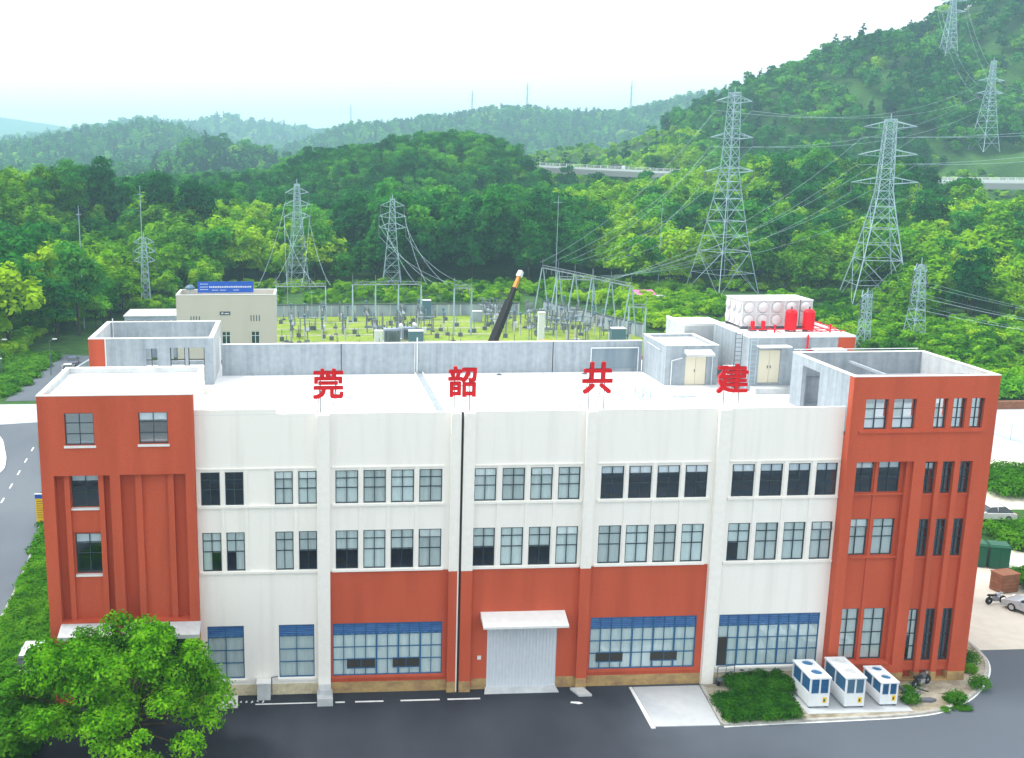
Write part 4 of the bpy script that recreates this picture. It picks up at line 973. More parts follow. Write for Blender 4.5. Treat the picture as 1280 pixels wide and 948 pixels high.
scrub('scrub', 110, 330, 300, 700, 5.5, 35, lambda X, Y: ((np.abs(Y-highway_y(X)) < 40) & (np.abs(Y-highway_y(X)) > 9)) | (np.hypot(X-180, (Y-640)/1.1) < 66) | ((X > 245) & (Y > 395) & (Y < 455)), .7, 1.7)

# ================================================================ LATTICE PYLONS
def pylon(loc, H, wb, wt, arms, label, rotz=0, r=.11, panels=11, arml=7.0, name='transmission_pylon', peak=3.0, narrow=.5):
    t = thing(name, label, 'pylon', loc, rotz, 'lattice power pylons')
    hw = lambda z: (wb + (wt-wb)*min(1, z/(H*narrow))**.85)/2 if z < H*narrow else wt/2*(1 - .35*(z-H*narrow)/(H*(1-narrow)))
    cor = ((-1, -1), (1, -1), (1, 1), (-1, 1)); zs = [0]
    while zs[-1] < H - .5: zs.append(min(H, zs[-1] + max(1.6, hw(zs[-1])*2*.85)))
    for cx_, cy__ in cor:
        mb = MB()
        for a, b in zip(zs, zs[1:]): mb.bar((cx_*hw(a), cy__*hw(a), a), (cx_*hw(b), cy__*hw(b), b), r, 4)
        lpart(mb, 'leg', M['steel'], t)
    mb = MB()
    for a, b in zip(zs, zs[1:]):
        for i in range(4):
            p, q = cor[i], cor[(i+1) % 4]
            A = (p[0]*hw(a), p[1]*hw(a), a); B = (q[0]*hw(a), q[1]*hw(a), a); C = (p[0]*hw(b), p[1]*hw(b), b); D = (q[0]*hw(b), q[1]*hw(b), b)
            mb.bar(A, D, r*.62, 3); mb.bar(B, C, r*.62, 3); mb.bar(C, D, r*.62, 3)
            if hw(a) > 1.8:
                mid = [(A[j]+B[j]+C[j]+D[j])/4 for j in range(3)]; ml = [(A[j]+C[j])/2 for j in range(3)]; mr = [(B[j]+D[j])/2 for j in range(3)]
                mb.bar(ml, mid, r*.5, 3); mb.bar(mid, mr, r*.5, 3)
    lpart(mb, 'bracing', M['steel'], t, kind='stuff')
    lpart(MB().bar((0, 0, H-.2), (0, 0, H+peak*.4), r, 4), 'peak', M['steel'], t)
    for z, L_ in arms:
        for s in (-1, 1):
            mb = MB(); h = hw(z); tip = (s*L_, 0, z+.4)
            for y in (-h, h):
                mb.bar((s*h, y, z), tip, r*.7, 3); mb.bar((s*h, y, z+1.5), tip, r*.7, 3)
            for k in (.33, .66):
                xk = s*(h + (L_-h)*k); yy = h*(1-k); mb.bar((xk, -yy, z+.4*k), (xk, yy, z+.4*k), r*.5, 3); mb.bar((xk, -yy, z+.4*k), (xk, -yy, z+1.5-1.1*k), r*.5, 3)
            lpart(mb, 'cross_arm', M['steel'], t)
            lpart(MB().bar((s*L_, 0, z+.3), (s*L_, 0, z-1.9), .10, 6), 'insulator', M['porc'], t)
    return t
HT = lambda x, y: float(height(np.array([x]), np.array([y]))[0])
pA = pylon((105.2, 198, -.3), 48.4, 12.5, 3.0, [(46, 5.5), (37.5, 6.5), (29.5, 7.5)][:3], 'tall pale lattice pylon directly above the roof water tank, left one of the two tallest', R(20), .12, narrow=.62)
pB = pylon((130.5, 173, -.3), 41.5, 12.8, 3.0, [(39.5, 5.5), (33.5, 6.2), (27.5, 7)], 'tall pale lattice pylon right of the water tank, its base hidden by bushes', R(-12), .12, narrow=.62)
pC = pylon((110.9, 122.5, 0), 14.6, 3.0, 1.0, [(13.2, 1.4), (11, 1.5), (8.8, 1.6)], 'slim lattice pylon standing alone before the bushes behind the right tower', R(10), .085, narrow=.9)
pD = pylon((100.2, 120, 0), 9.6, 1.7, 1.2, [(8.9, 1.5), (7.2, 1.5)], 'short lattice pylon close behind the right tower, under the tallest right pylon', R(25), .085, narrow=.9)
p1 = pylon((.3, 212, -.2), 26.5, 5.2, 1.7, [(24, 3.0), (21, 3.4), (18, 3.4)], 'lattice pylon behind the cream building, left one of two over the substation', R(15), .085, narrow=.75)
p2 = pylon((24.4, 212, 0), 22.5, 5.0, 1.6, [(20.5, 3.0), (17.8, 3.4), (15, 3.4)], 'lattice pylon in front of the dark trees behind the middle of the substation', R(-8), .085, narrow=.75)
p3 = pylon((-33.2, 175, 0), 15.8, 2.2, 1.2, [(14.5, 2.2), (12.5, 2.4), (10.5, 2.4)], 'small lattice pylon in front of the trees left of the cream building', R(5), .08, narrow=.8)
p3b = pylon((-27.0, 260, HT(-27, 260)), 13, 2.2, 1.2, [(12, 2.2), (10, 2.4), (8, 2.4)], 'small distant lattice pylon above the left edge of the cream building roof', R(5), .09, narrow=.8)
pE = pylon((343, 470, HT(343, 470)), 44, 10, 2.4, [(34, 8), (28, 8)], 'lattice pylon on the wooded mountain flank near the right edge', R(12), .2, narrow=.75)
pF = pylon((376, 565, HT(376, 565)), 42, 9, 2.4, [(36, 8), (30, 8)], 'lattice pylon high on the mountain, cut by the top of the picture', R(0), .2, narrow=.8)
for x, y, h_, lab in ((278, 1260, 34, 'faint distant pylon on the hazy ridge, middle one of those against the sky'), (405, 1262, 40, 'faint distant pylon on the hazy ridge, nearest to the mountain'),
                      (212, 1262, 30, 'faint distant pylon on the hazy ridge left of the middle'), (67, 1270, 30, 'faint distant pylon on the low left end of the hazy ridge'), (409, 690, 26, 'faint pylon on the skyline of the big mountain')):
    if y > 1000: x, y, h_ = x*1.45, (y+64)*1.45 - 64, h_*1.45
    pylon((x, y, HT(x, y)+8), h_, 6, 2, [(h_*.8, 6), (h_*.62, 6)], lab, 0, .22, name='distant_pylon')
# conductors
def wire(pts_a, pts_b, sag, label, grp='power lines', r=.03):
    mb = MB()
    for a, b in zip(pts_a, pts_b):
        A, B = Vector(a), Vector(b); P_ = []
        for i in range(15):
            t = i/14; p = A.lerp(B, t); p.z -= sag*4*t*(1-t); P_.append(tuple(p))
        mb.path(P_, r, 3)
    return tag(mb.build('power_line', M['steel'], kind=None), label, 'power line', grp)
def tips(p, arms):
    m = Matrix.Translation(p.location) @ Matrix.Rotation(p.rotation_euler.z, 4, 'Z')
    return [tuple(m @ Vector((s*L_, 0, z-1.8))) for z, L_ in arms for s in (-1, 1)]
aA = [(46, 5.5), (37.5, 6.5), (29.5, 7.5)]; aB = [(39.5, 5.5), (33.5, 6.2), (27.5, 7)]; aE = [(34, 8), (28, 8)]
wire(tips(pA, aA)[:4], tips(pE, aE), 7, 'sagging cables from the tall middle-right pylon up to the pylon on the mountain flank', r=.04)
wire(tips(pB, aB)[:4], [(x+190, y+90, z+22) for x, y, z in tips(pB, aB)[:4]], 6, 'sagging cables running from the pylon right of the water tank off to the right', r=.04)
wire(tips(pA, aA), [(52+i*3, 165+i, 11) for i in range(6)], 4, 'cables dropping from the tall middle-right pylon to the substation gantries', r=.025)
wire(tips(pB, aB), [(60+i*.6, 145+i*2.4, 9) for i in range(6)], 4, 'cables dropping from the pylon right of the water tank to the substation', r=.025)
wire(tips(pC, [(13.2, 1.4), (11, 1.5), (8.8, 1.6)]), [(150, 80+i, 7-i*.4) for i in range(6)], 2, 'low cables from the slim pylon over the bushes to the right edge', r=.025)
wire(tips(p1, [(24, 3.0), (21, 3.4), (18, 3.4)]), [(-8+i*3, 160, 7) for i in range(6)], 2, 'cables from the pylon behind the cream building down into the substation', r=.03)
wire(tips(p2, [(20.5, 3.0), (17.8, 3.4), (15, 3.4)]), [(26+i*2.2, 168, 6) for i in range(6)], 2, 'cables from the pylon before the dark trees down into the substation', r=.03)
wire(tips(pE, aE), [(x+120, y+60, z-4) for x, y, z in tips(pE, aE)], 5, 'cables leaving the mountain pylon for the right edge', r=.04)
wire(tips(pF, [(36, 8), (30, 8)]), tips(pE, aE), 6, 'cables between the two pylons on the mountain', r=.04)

# ================================================================ SUBSTATION
sheet('substation_turf', [(-6, 108), (63, 108), (64.5, 134), (53.5, 166), (45, 163), (-6, 163)], .04, M['lawn'])
pw = thing('perimeter_wall', 'low blue-grey panel wall along the far edge of the lime turf', 'wall', (20, 163, 0))
me_ = MB().box(-1.2, 1.2, -.06, .06, 0, 2.45).mesh('wall_panel', M['cwall']); mp_ = MB().box(-.13, .13, -.13, .13, 0, 2.6).mesh('post', M['conc2']); mc_ = MB().box(-1.24, 1.24, -.16, .16, 2.45, 2.68).mesh('coping', M['steeld'])
for i in range(21):
    x = -24 + i*2.5; inst(me_, 'wall_panel', pw, (x, 0, 0)); inst(mp_, 'post', pw, (x+1.25, 0, 0)); inst(mc_, 'coping', pw, (x, 0, 0))
pw2 = thing('perimeter_wall', 'panel wall running towards the camera along the right side of the substation', 'wall', (59, 150, 0), -math.atan2(32, -11) + math.pi)
for i in range(14):
    x = -16 + i*2.5; inst(me_, 'wall_panel', pw2, (x, 0, 0)); inst(mp_, 'post', pw2, (x+1.25, 0, 0)); inst(mc_, 'coping', pw2, (x, 0, 0))
pw2.rotation_euler.z = math.atan2(-32, 11)
def ins(mb, x, y, z, h, r=.11, n=7):       # ribbed insulator column
    k = max(3, int(h/.28)); prof = []
    for i in range(k): prof += [(r*.55, h*i/k), (r*1.3, h*(i+.45)/k), (r*.55, h*(i+.9)/k)]
    mb.lathe(prof, (x, y, z), n)
def gantry(name, label, p, q, n, h, spread=1.5, r=.14, grp='busbar gantries'):
    c = (Vector(p)+Vector(q))/2; d = Vector(q)-Vector(p); L_ = d.length; t = thing(name, label, 'gantry', (c.x, c.y, 0), math.atan2(d.y, d.x), grp)
    for i in range(n):
        x = -L_/2 + L_*i/(n-1)
        for s in (-1, 1): lpart(MB().bar((x, s*spread, -.2), (x, s*.15, h), r, 8, r*.8), 'post', M['steel'], t)
        lpart(MB().bar((x, 0, h), (x, 0, h+2.0), .05, 5), 'lightning_rod', M['steels'], t)
    mb = MB(); m_ = max(6, int(L_/1.2))
    for z, y in ((h, -.3), (h, .3), (h+.55, 0)): mb.bar((-L_/2, y, z), (L_/2, y, z), .055, 4)
    for i in range(m_):
        a, b = -L_/2 + L_*i/m_, -L_/2 + L_*(i+1)/m_; s = 1 if i % 2 else -1; mb.bar((a, -.3*s, h), (b, .3*s, h), .03, 3); mb.bar((a, .3*s, h), ((a+b)/2, 0, h+.55), .03, 3); mb.bar(((a+b)/2, 0, h+.55), (b, -.3*s, h), .03, 3)
    lpart(mb, 'beam', M['steels'], t)
    for i in range(3*(n-1)):
        x = -L_/2 + L_*(i+.5)/(3*(n-1)); mb = MB(); ins(mb, x, .3, h-1.2, 1.15, .09); lpart(mb, 'insulator', M['porc'], t)
    return t
gantry('busbar_gantry', 'steel gantry over the left end of the turf, right of the cream building', (-4.2, 157), (5.9, 157), 2, 7.2)
gantry('busbar_gantry', 'wide steel gantry with lightning rods over the middle of the turf', (11.4, 156), (25.5, 156), 4, 7.6)
gantry('busbar_gantry', 'plain portal gantry standing apart on open turf left of the crane boom', (29.7, 138), (33.0, 138), 2, 9.0, .4)
gantry('busbar_gantry', 'long slanting gantry of A-frame posts on the right side of the substation', (53.3, 168), (62.3, 134), 6, 9.6, 1.7)
gantry('busbar_gantry', 'short cross gantry joined to the long slanting one, nearest the camera', (52.2, 150), (59.0, 148), 2, 9.2, 1.2)
gantry('busbar_gantry', 'small end gantry at the right corner of the substation before the bushes', (61.5, 132), (64.5, 131.5), 2, 6.0, .8)
def dev(kind, lab, x, y, rz, grp):
    t = thing(kind, lab, 'switchgear', (x, y, .04), rz, grp)
    if kind == 'disconnector_switch':
        for s in (-1, 1):
            lpart(MB().bar((s*1.5, 0, 0), (s*1.5, 0, 2.5), .09, 6), 'leg', M['steels'], t)
        lpart(MB().box(-2.1, 2.1, -.5, .5, 2.5, 2.65), 'frame', M['steels'], t)
        for i in (-1.8, 0, 1.8):
            for j in (-.4, .4):
                mb = MB(); ins(mb, i, j, 2.65, 1.3, .1, 6); lpart(mb, 'insulator', M['porc'], t)
            lpart(MB().bar((i, -.5, 4.0), (i, .5, 4.0), .05, 5), 'blade', M['steels'], t)
    elif kind == 'circuit_breaker':
        lpart(MB().box(-1.9, 1.9, -.25, .25, .9, 1.3).bar((-1.4, 0, 0), (-1.4, 0, .9), .12, 6).bar((1.4, 0, 0), (1.4, 0, .9), .12, 6), 'frame', M['steels'], t)
        lpart(MB().box(-.4, .4, -.65, -.25, .4, 1.5), 'drive_box', M['metalw'], t)
        for i in (-1.5, 0, 1.5):
            mb = MB(); ins(mb, i, 0, 1.3, 2.6, .13, 7); lpart(mb, 'insulator', M['porc'], t)
    elif kind == 'current_transformer':
        lpart(MB().bar((0, 0, 0), (0, 0, 2.2), .15, 8), 'column', M['conc2'], t)
        mb = MB(); ins(mb, 0, 0, 2.2, 1.6, .16, 8); lpart(mb, 'insulator', M['porc'], t)
        lpart(MB().lathe([(.1, 3.8), (.3, 3.9), (.3, 4.3), (.1, 4.4)], n=8), 'head', M['bluecab'], t)
    return t
rr = random.Random(12); wh = {'disconnector_switch': 'disconnector switch with paired grey insulators', 'circuit_breaker': 'three-pole circuit breaker on a steel frame', 'current_transformer': 'single column instrument transformer'}
def bay(kinds, xs_, ys_, jit, rz, where, grp):
    for x in xs_:
        for y in ys_:
            k = rr.choice(kinds); dev(k, wh[k] + ' ' + where, x + rr.uniform(-jit, jit), y + rr.uniform(-jit, jit), rz + rr.choice((0, math.pi/2)), grp + ' (' + k.replace('_', ' ') + ')')
bay(['disconnector_switch', 'circuit_breaker', 'current_transformer', 'current_transformer'], (5, 9.5, 14), (133, 141, 149, 156), .9, 0, 'on the turf left of the transformer', 'switchgear left of the transformer')
bay(['disconnector_switch', 'circuit_breaker', 'current_transformer'], (20.5, 25), (150, 157), .7, 0, 'under the wide gantry', 'switchgear under the wide gantry')
bay(['disconnector_switch', 'circuit_breaker', 'current_transformer'], (43, 47.5), (130, 137, 144, 151, 158), .7, 1.2, 'right of the crane boom', 'switchgear right of the crane')
bay(['disconnector_switch', 'circuit_breaker', 'current_transformer'], (52, 56.2), (127, 132, 137.5, 143, 149, 155, 161), .6, 1.2, 'below the long slanting gantry', 'switchgear below the slanting gantry')
bay(['disconnector_switch', 'circuit_breaker', 'current_transformer'], (-1.5, 1.8), (130, 137, 145, 152), .8, 0, 'at the left end of the turf', 'switchgear at the left end of the turf')
bay(['disconnector_switch', 'circuit_breaker', 'current_transformer'], (20, 24.5, 28), (139, 144.5), .7, 0, 'right of and behind the transformer', 'switchgear behind the transformer')
bay(['disconnector_switch', 'circuit_breaker', 'current_transformer', 'disconnector_switch'], (39, 41.5), (141, 147, 153, 159), .6, .2, 'just right of the crane boom', 'switchgear beside the crane boom')
bay(['current_transformer', 'disconnector_switch', 'circuit_breaker'], (49.7, 59), (124, 129.5, 135, 140.5, 146), .4, 1.2, 'at the crowded right side of the substation', 'switchgear at the right side')
def transformer(x, y, lab, s=1.0, rz=0):
    t = thing('power_transformer', lab, 'transformer', (x, y, .04), rz); t.scale = (s, s, s)
    lpart(MB().box(-1.5, 1.5, -1, 1, .3, 2.7), 'tank', M['cwall'], t); lpart(MB().box(-1.9, 1.9, -1.2, 1.2, 0, .3), 'plinth', M['conc2'], t)
    for i in range(9):
        for s_ in (-1, 1): lpart(MB().box(-1.4+i*.33, -1.28+i*.33, s_*1.0 if s_ > 0 else -1.7, 1.7 if s_ > 0 else -1.0, .5, 2.5), 'radiator_fin', M['steels'], t)
    for i in (-.9, 0, .9):
        mb = MB(); ins(mb, i, 0, 2.7, 1.3, .12, 7); lpart(mb, 'bushing', M['porc'], t)
    lpart(MB().bar((1.7, -.9, 3.1), (1.7, .9, 3.1), .38, 10), 'conservator', M['metalw'], t)
    return t
transformer(17.2, 130, 'grey power transformer with radiator fins just above the rear parapet, left of the middle')
transformer(20.5, 134, 'second grey transformer partly behind the one at the rear parapet', .85, .2)
def cabinet(x, y, w_, d_, h_, lab, m='bluecab', z=.04):
    t = thing('control_cabinet', lab, 'cabinet', (x, y, z)); lpart(MB().box(-w_/2, w_/2, -d_/2, d_/2, .15, h_), 'body', M[m], t)
    lpart(MB().box(-w_/2-.06, w_/2+.06, -d_/2-.06, d_/2+.06, h_, h_+.08), 'roof', M['metalw'], t); lpart(MB().box(-w_/2+.08, -.02, -d_/2-.03, -d_/2, .25, h_-.1), 'door', M[m], t); lpart(MB().box(.02, w_/2-.08, -d_/2-.03, -d_/2, .25, h_-.1), 'door', M[m], t)
    lpart(MB().box(-w_/2, w_/2, -d_/2, d_/2, 0, .15), 'plinth', M['conc2'], t); return t
cabinet(21.4, 128.2, 2.6, 1.8, 2.5, 'blue-grey cabinet beside the transformer above the rear parapet')
cabinet(14.6, 127.9, 1.4, 1.4, 2.6, 'narrow white cabinet left of the transformer', 'metalw')
cabinet(26.9, 158, 1.7, 1.6, 4.0, 'tall blue-grey cabinet near the far wall of the substation')
cabinet(36.8, 154, 2.0, 1.3, 2.2, 'small grey cabinet on open turf behind the crane boom', 'cwall')
cabinet(58.5, 128.5, 2.6, 2.0, 2.6, 'blue cabinet at the near right corner of the substation')
cabinet(40.5, 150, 1.6, 1.2, 2.0, 'white cabinet on the turf right of the crane boom', 'metalw')
t = thing('white_column', 'thick white square column standing behind the rear parapet right of the crane', 'column', (44.2, 128, 0)); lpart(MB().box(-.55, .55, -.5, .5, 0, 5.6), 'shaft', M['metalw'], t); lpart(MB().box(-.65, .65, -.6, .6, 5.6, 5.8), 'cap', M['coping'], t)
mb = MB()
rr = random.Random(4)
for i in range(110):
    x, y = rr.uniform(-4, 60), rr.uniform(122, 160); mb.box(x-.4, x+.4, y-.3, y+.3, .04, rr.uniform(.3, .9)); mb.bar((x, y, 0), (x, y, rr.uniform(1, 2.6)), .06, 5)
o = mb.build('cable_pedestals', M['porc'], kind='stuff')
mb = MB()
for y in (131, 138.5, 146, 154): mb.box(-4, 38, y, y+.6, .04, .10)
for x in (8, 22, 36, 50): mb.box(x, x+.8, 112, 130.9, .04, .09)
o = mb.build('cable_trench_covers', M['kerb'], kind='stuff')
# crane with a dark telescopic boom and orange head section
t = thing('mobile_crane', 'mobile crane whose dark telescopic boom with orange upper section rises behind the roof parapet', 'crane', (33.6, 116, 0))
def cb(a, b, wa, wb_, nm, m):
    A, B = Vector(a), Vector(b); lpart(MB().bar(A, B, wa, 4, wb_), nm, M[m], t)
b0, b1 = Vector((-.6, 0, 1.9)), Vector((5.2, 6.0, 13.4))
P_ = lambda k: b0.lerp(b1, k)
cb(P_(0), P_(.62), .85, .72, 'boom_section', 'boom'); cb(P_(.60), P_(.80), .55, .50, 'boom_section', 'boom'); cb(P_(.79), P_(.97), .42, .36, 'boom_section', 'orange'); cb(P_(.96), P_(1.04), .6, .5, 'boom_head', 'metalw')
lpart(MB().box(-1.2, 9.6, -1.3, 1.3, .7, 1.3), 'chassis', M['orange'], t); lpart(MB().box(-1.3, 1.2, -1.1, 1.1, 1.3, 2.6), 'turret', M['orange'], t)
lpart(MB().box(8, 9.8, -1.3, 1.3, 1.3, 2.6), 'cab', M['orange'], t)
for x in (0, 1.6, 6.4, 8.3):
    for y in (-1.3, 1.3): lpart(MB().lathe([(.55, -.17), (.55, .17)], (x, y, .55), 14, 'y'), 'wheel', M['tyre'], t)
lpart(MB().bar(P_(1.0), P_(1.0)-Vector((0, 0, 4)), .03, 4), 'hoist_rope', M['steeld'], t)
# slender poles
def pole(x, y, z, h_, lab, r=.09, arm=0):
    t = thing('tall_pole', lab, 'pole', (x, y, z), 0, 'slender masts'); lpart(MB().bar((0, 0, -.3), (0, 0, h_), r, 6, r*.5), 'shaft', M['steel'], t)
    lpart(MB().bar((-.5-arm, 0, h_*.93), (.5+arm, 0, h_*.93), r*.5, 4), 'cross_bar', M['steel'], t)
    return t
pole(-42.0, 150, 0, 24, 'tall thin mast before the bright trees at the left, left of the small pylon', .12)
pole(-34.0, 178, 0, 27, 'tall thin mast rising behind the small pylon left of the cream building', .12)
pole(89.8, 200, 0, 22, 'thin mast in front of the dark trees left of the tall right pylons', .1)
pole(63, 196, 0, 24, 'thin mast before the dark trees above the right side of the substation', .1, .6)
pole(3.1, 160, 0, 6, 'short lamp mast on the turf behind the left gantry', .07)
pole(-2, 168, 0, 9, 'thin pole right of the cream building roof', .07)
def street_lamp(x, y, lab):
    t = thing('street_lamp', lab, 'street lamp', (x, y, 0), 0, 'street lamps'); lpart(MB().bar((0, 0, 0), (0, 0, 5.5), .08, 6, .05).bar((0, 0, 5.4), (.8, 0, 5.7), .04, 5), 'post', M['steeld'], t); lpart(MB().box(.5, 1.2, -.15, .15, 5.66, 5.78), 'lamp_head', M['metalw'], t)
street_lamp(-38.5, 104, 'black street lamp beside the grass left of the back stair tower')
street_lamp(-46.2, 104, 'black street lamp among the dark bushes at the left edge')
street_lamp(-42.8, 88, 'street lamp before the bushes, nearest to the pale pavement at the left')

# ================================================================ OTHER BUILDINGS
cb_ = thing('cream_building', 'plain cream office block with small windows behind the left stair tower', 'building', (-10.8, 103, 0))
cX0, cX1, cY0, cY1, cZ = -18.3, -3.25, 100, 106.8, 12.9
wins = [(-11.5, -10.2, 5.35, 7.3), (-7.05, -5.75, 5.35, 7.3), (-16.2, -14.9, 5.35, 7.3), (-11.5, -10.2, 1.2, 3.2), (-7.05, -5.75, 1.2, 3.2)]
sl_ = [(-16.2+i*.42, -16.04+i*.42, 8.75, 9.7) for i in range(4)] + [(-7.1+i*.42, -6.94+i*.42, 8.85, 9.8) for i in range(4)]
mb = MB(); mb.wall(cX0, cX1, 0, cZ, cY0, cY0+.25, wins + sl_); mb.box(cX0, cX0+.25, cY0+.25, cY1, 0, cZ).box(cX1-.25, cX1, cY0+.25, cY1, 0, cZ).box(cX0+.25, cX1-.25, cY1-.25, cY1, 0, cZ)
pp(mb, 'wall', 'cream', cb_); pp(MB().box(cX0+.25, cX1-.25, cY0+.25, cY1-.25, 12.0, 12.2), 'roof', 'kerb', cb_)
pp(MB().box(cX0-.05, cX1+.05, cY0-.05, cY0+.3, cZ, cZ+.08).box(cX0-.05, cX0+.3, cY0+.3, cY1-.3, cZ, cZ+.08).box(cX1-.3, cX1+.05, cY0+.3, cY1-.3, cZ, cZ+.08).box(cX0-.05, cX1+.05, cY1-.3, cY1+.05, cZ, cZ+.08), 'coping', 'coping', cb_)
for a, b, c, d in wins:
    fr = MB(); h_ = d-c; fr.box(a, a+.09, cY0+.1, cY0+.18, c, d).box(b-.09, b, cY0+.1, cY0+.18, c, d).box((a+b)/2-.05, (a+b)/2+.05, cY0+.1, cY0+.18, c+.09, d-.09).box(a+.09, b-.09, cY0+.1, cY0+.18, d-.09, d).box(a+.09, b-.09, cY0+.1, cY0+.18, c, c+.09).box(a+.09, b-.09, cY0+.105, cY0+.175, d-h_*.36, d-h_*.36+.08)
    f = pp(fr, 'window', 'metalw', cb_); o = MB().box(a, b, cY0+.2, cY0+.22, c, d).build('pane', M['dglass']); o.parent = f; o.location = (0, 0, 0)
    pp(MB().box(a-.1, b+.1, cY0-.08, cY0, c-.12, c-.02), 'sill', 'coping', cb_)
for a, b, c, d in sl_: pp(MB().box(a, b, cY0+.15, cY0+.2, c, d), 'vent_slit', 'bluecab', cb_)
for x in (-12, -6.4, -15.5): pp(MB().box(x-3, x+3, cY0+.3, cY0+.4, 0, 8.2), 'partition', 'inside', cb_)
pp(MB().box(-11.75, -10.15, cY0-.06, cY0, 9.85, 10.4), 'plaque', 'steeld', cb_)
pp(MB().box(-11.5, -11.2, cY0-.075, cY0-.06, 10.03, 10.25).box(-11.0, -10.35, cY0-.075, cY0-.06, 10.0, 10.15), 'plaque_lettering', 'metalw', cb_)
sg = thing('rooftop_banner', 'long blue banner board with white lettering on the roof of the cream building', 'sign', (-11, 103.5, 12.2))
lpart(MB().box(-4.3, 4.3, -.06, .06, .65, 2.35), 'board', M['blue'], sg)
mb = MB(); rr = random.Random(8)
for x0_, x1_, z_, s_ in ((-3.9, -2.8, 2.0, .13), (-3.9, -2.8, 1.55, .13), (-3.9, -2.8, 1.15, .13), (-2.5, 3.9, 1.55, .26), (-2.1, -1.2, 1.05, .12), (-.8, 0, 1.05, .12), (1.2, 2, 1.05, .12)):
    x = x0_
    while x < x1_: mb.box(x, x+s_*.7, -.075, -.06, z_-s_*.5, z_+s_*.5*rr.uniform(.5, 1)); x += s_*1.05
lpart(mb, 'lettering', M['metalw'], sg, kind='stuff')
for x in (-3.8, -1.9, 0, 1.9, 3.8): lpart(MB().bar((x, .06, 0), (x, .06, 2.3), .05, 4).bar((x, 1.0, 0), (x, .08, 1.8), .035, 4), 'support', M['steel'], sg)
t = thing('water_barrel', 'small dark blue dish on the left end of the cream building roof', 'dish', (-16.6, 105, 12.2)); lpart(MB().lathe([(.7, 1.0), (.8, 1.3), (.5, 1.6), (.1, 1.75)], n=12), 'dish', M['bluecab'], t); lpart(MB().bar((0, 0, 0), (0, 0, 1.1), .08, 6), 'stand', M['steel'], t)
gh = thing('glazed_shed', 'long grey shed with bluish glazed front between the stair tower and the cream building', 'shed', (-23.4, 118, 0))
mb = MB(); mb.wall(-29.0, -18.6, 0, 7.0, 118, 118.3, [(-28.6+i*1.5, -27.3+i*1.5, 4.4, 6.4) for i in range(6)]); mb.box(-29, -28.7, 118.3, 126, 0, 7.0).box(-18.9, -18.6, 118.3, 126, 0, 7)
pp(mb, 'wall', 'cwall', gh); pp(MB().box(-29.2, -18.5, 117.9, 126, 7.0, 7.2), 'roof', 'conc2', gh)
for i in range(6): pp(MB().box(-28.6+i*1.5, -27.3+i*1.5, 118.15, 118.2, 4.4, 6.4), 'window', 'dglass' if i % 3 else 'bluecab', gh)
pp(MB().box(-28.6, -19, 118.5, 118.6, 0, 6.9), 'partition', 'inside', gh)
lw_ = tag(MB().hexa([(-34, 92, 0), (-33.6, 92, 0), (-29.1, 118, 0), (-29.5, 118, 0), (-34, 92, 2.6), (-33.6, 92, 2.6), (-29.1, 118, 3.2), (-29.5, 118, 3.2)]).build('boundary_wall', M['conc']), 'sloping dark-topped boundary wall running back beside the shed left of the stair tower', 'wall')
t = thing('awning_stall', 'small white and pink awninged shed in the green clearing left of the tall pylons', 'shed', (80.2, 181, 0))
lpart(MB().box(-5, -2, -1.5, 1.5, 0, 2.2).box(-2, 2.2, -1.2, 1.4, 0, 1.9).box(2.2, 4.6, -1.4, 1.4, 0, 1.6), 'wall', M['metalw'], t)
lpart(MB().hexa([(-2.2, -1.6, 1.9), (2.4, -1.6, 1.9), (2.4, 1.6, 2.6), (-2.2, 1.6, 2.6), (-2.2, -1.6, 2.0), (2.4, -1.6, 2.0), (2.4, 1.6, 2.8), (-2.2, 1.6, 2.8)]), 'awning', M['pink'], t)
t = thing('toll_building', 'pale teal glazed building far away beside the highway below the mountain', 'building', (252, 560, 16))
lpart(MB().box(-6, 6, -4, 4, 0, 20), 'body', mat('teal_glass', (.25, .50, .45), .4), t)
for i in range(4): lpart(MB().box(-5.6, 5.6, -4.1, -4, 2+i*4.4, 5.2+i*4.4), 'window', M['bluecab'], t)
lpart(MB().box(-6.3, 6.3, -4.3, 4.3, 20, 20.6), 'roof', M['metalw'], t)
# elevated highway with parapets, piers and guard rails
hwt = thing('highway_viaduct', 'pale elevated highway crossing behind the woodland below the hills', 'highway', (200, float(highway_y(200)), 0))
zd = lambda x: 26.9 - (min(x, 240)-120)*.047
mb = MB(); mrs = [MB(), MB()]; xs_ = np.arange(90, 420, 6)
for a, b in zip(xs_, xs_[1:]):
    ya, yb, za, zb = float(highway_y(a)), float(highway_y(b)), zd(a), zd(b)
    mb.hexa([(a, ya-6, za-2.6), (b, yb-6, zb-2.6), (b, yb+6, zb-2.6), (a, ya+6, za-2.6), (a, ya-6.5, za), (b, yb-6.5, zb), (b, yb+6.5, zb), (a, ya+6.5, za)])
    for o_, mr in ((-6.4, mrs[0]), (6.2, mrs[1])):
        mr.hexa([(a, ya+o_, za), (b, yb+o_, zb), (b, yb+o_+.25, zb), (a, ya+o_+.25, za), (a, ya+o_, za+1.0), (b, yb+o_, zb+1.0), (b, yb+o_+.25, zb+1.0), (a, ya+o_+.25, za+1.0)])
        for z_ in (1.5, 2.1): mr.bar((a, ya+o_+.1, za+z_), (b, yb+o_+.1, zb+z_), .07, 3)
        for s_ in (0, .5): mr.bar((a+(b-a)*s_, ya+(yb-ya)*s_+o_+.1, za+(zb-za)*s_+.5), (a+(b-a)*s_, ya+(yb-ya)*s_+o_+.1, za+(zb-za)*s_+2.2), .12, 3)
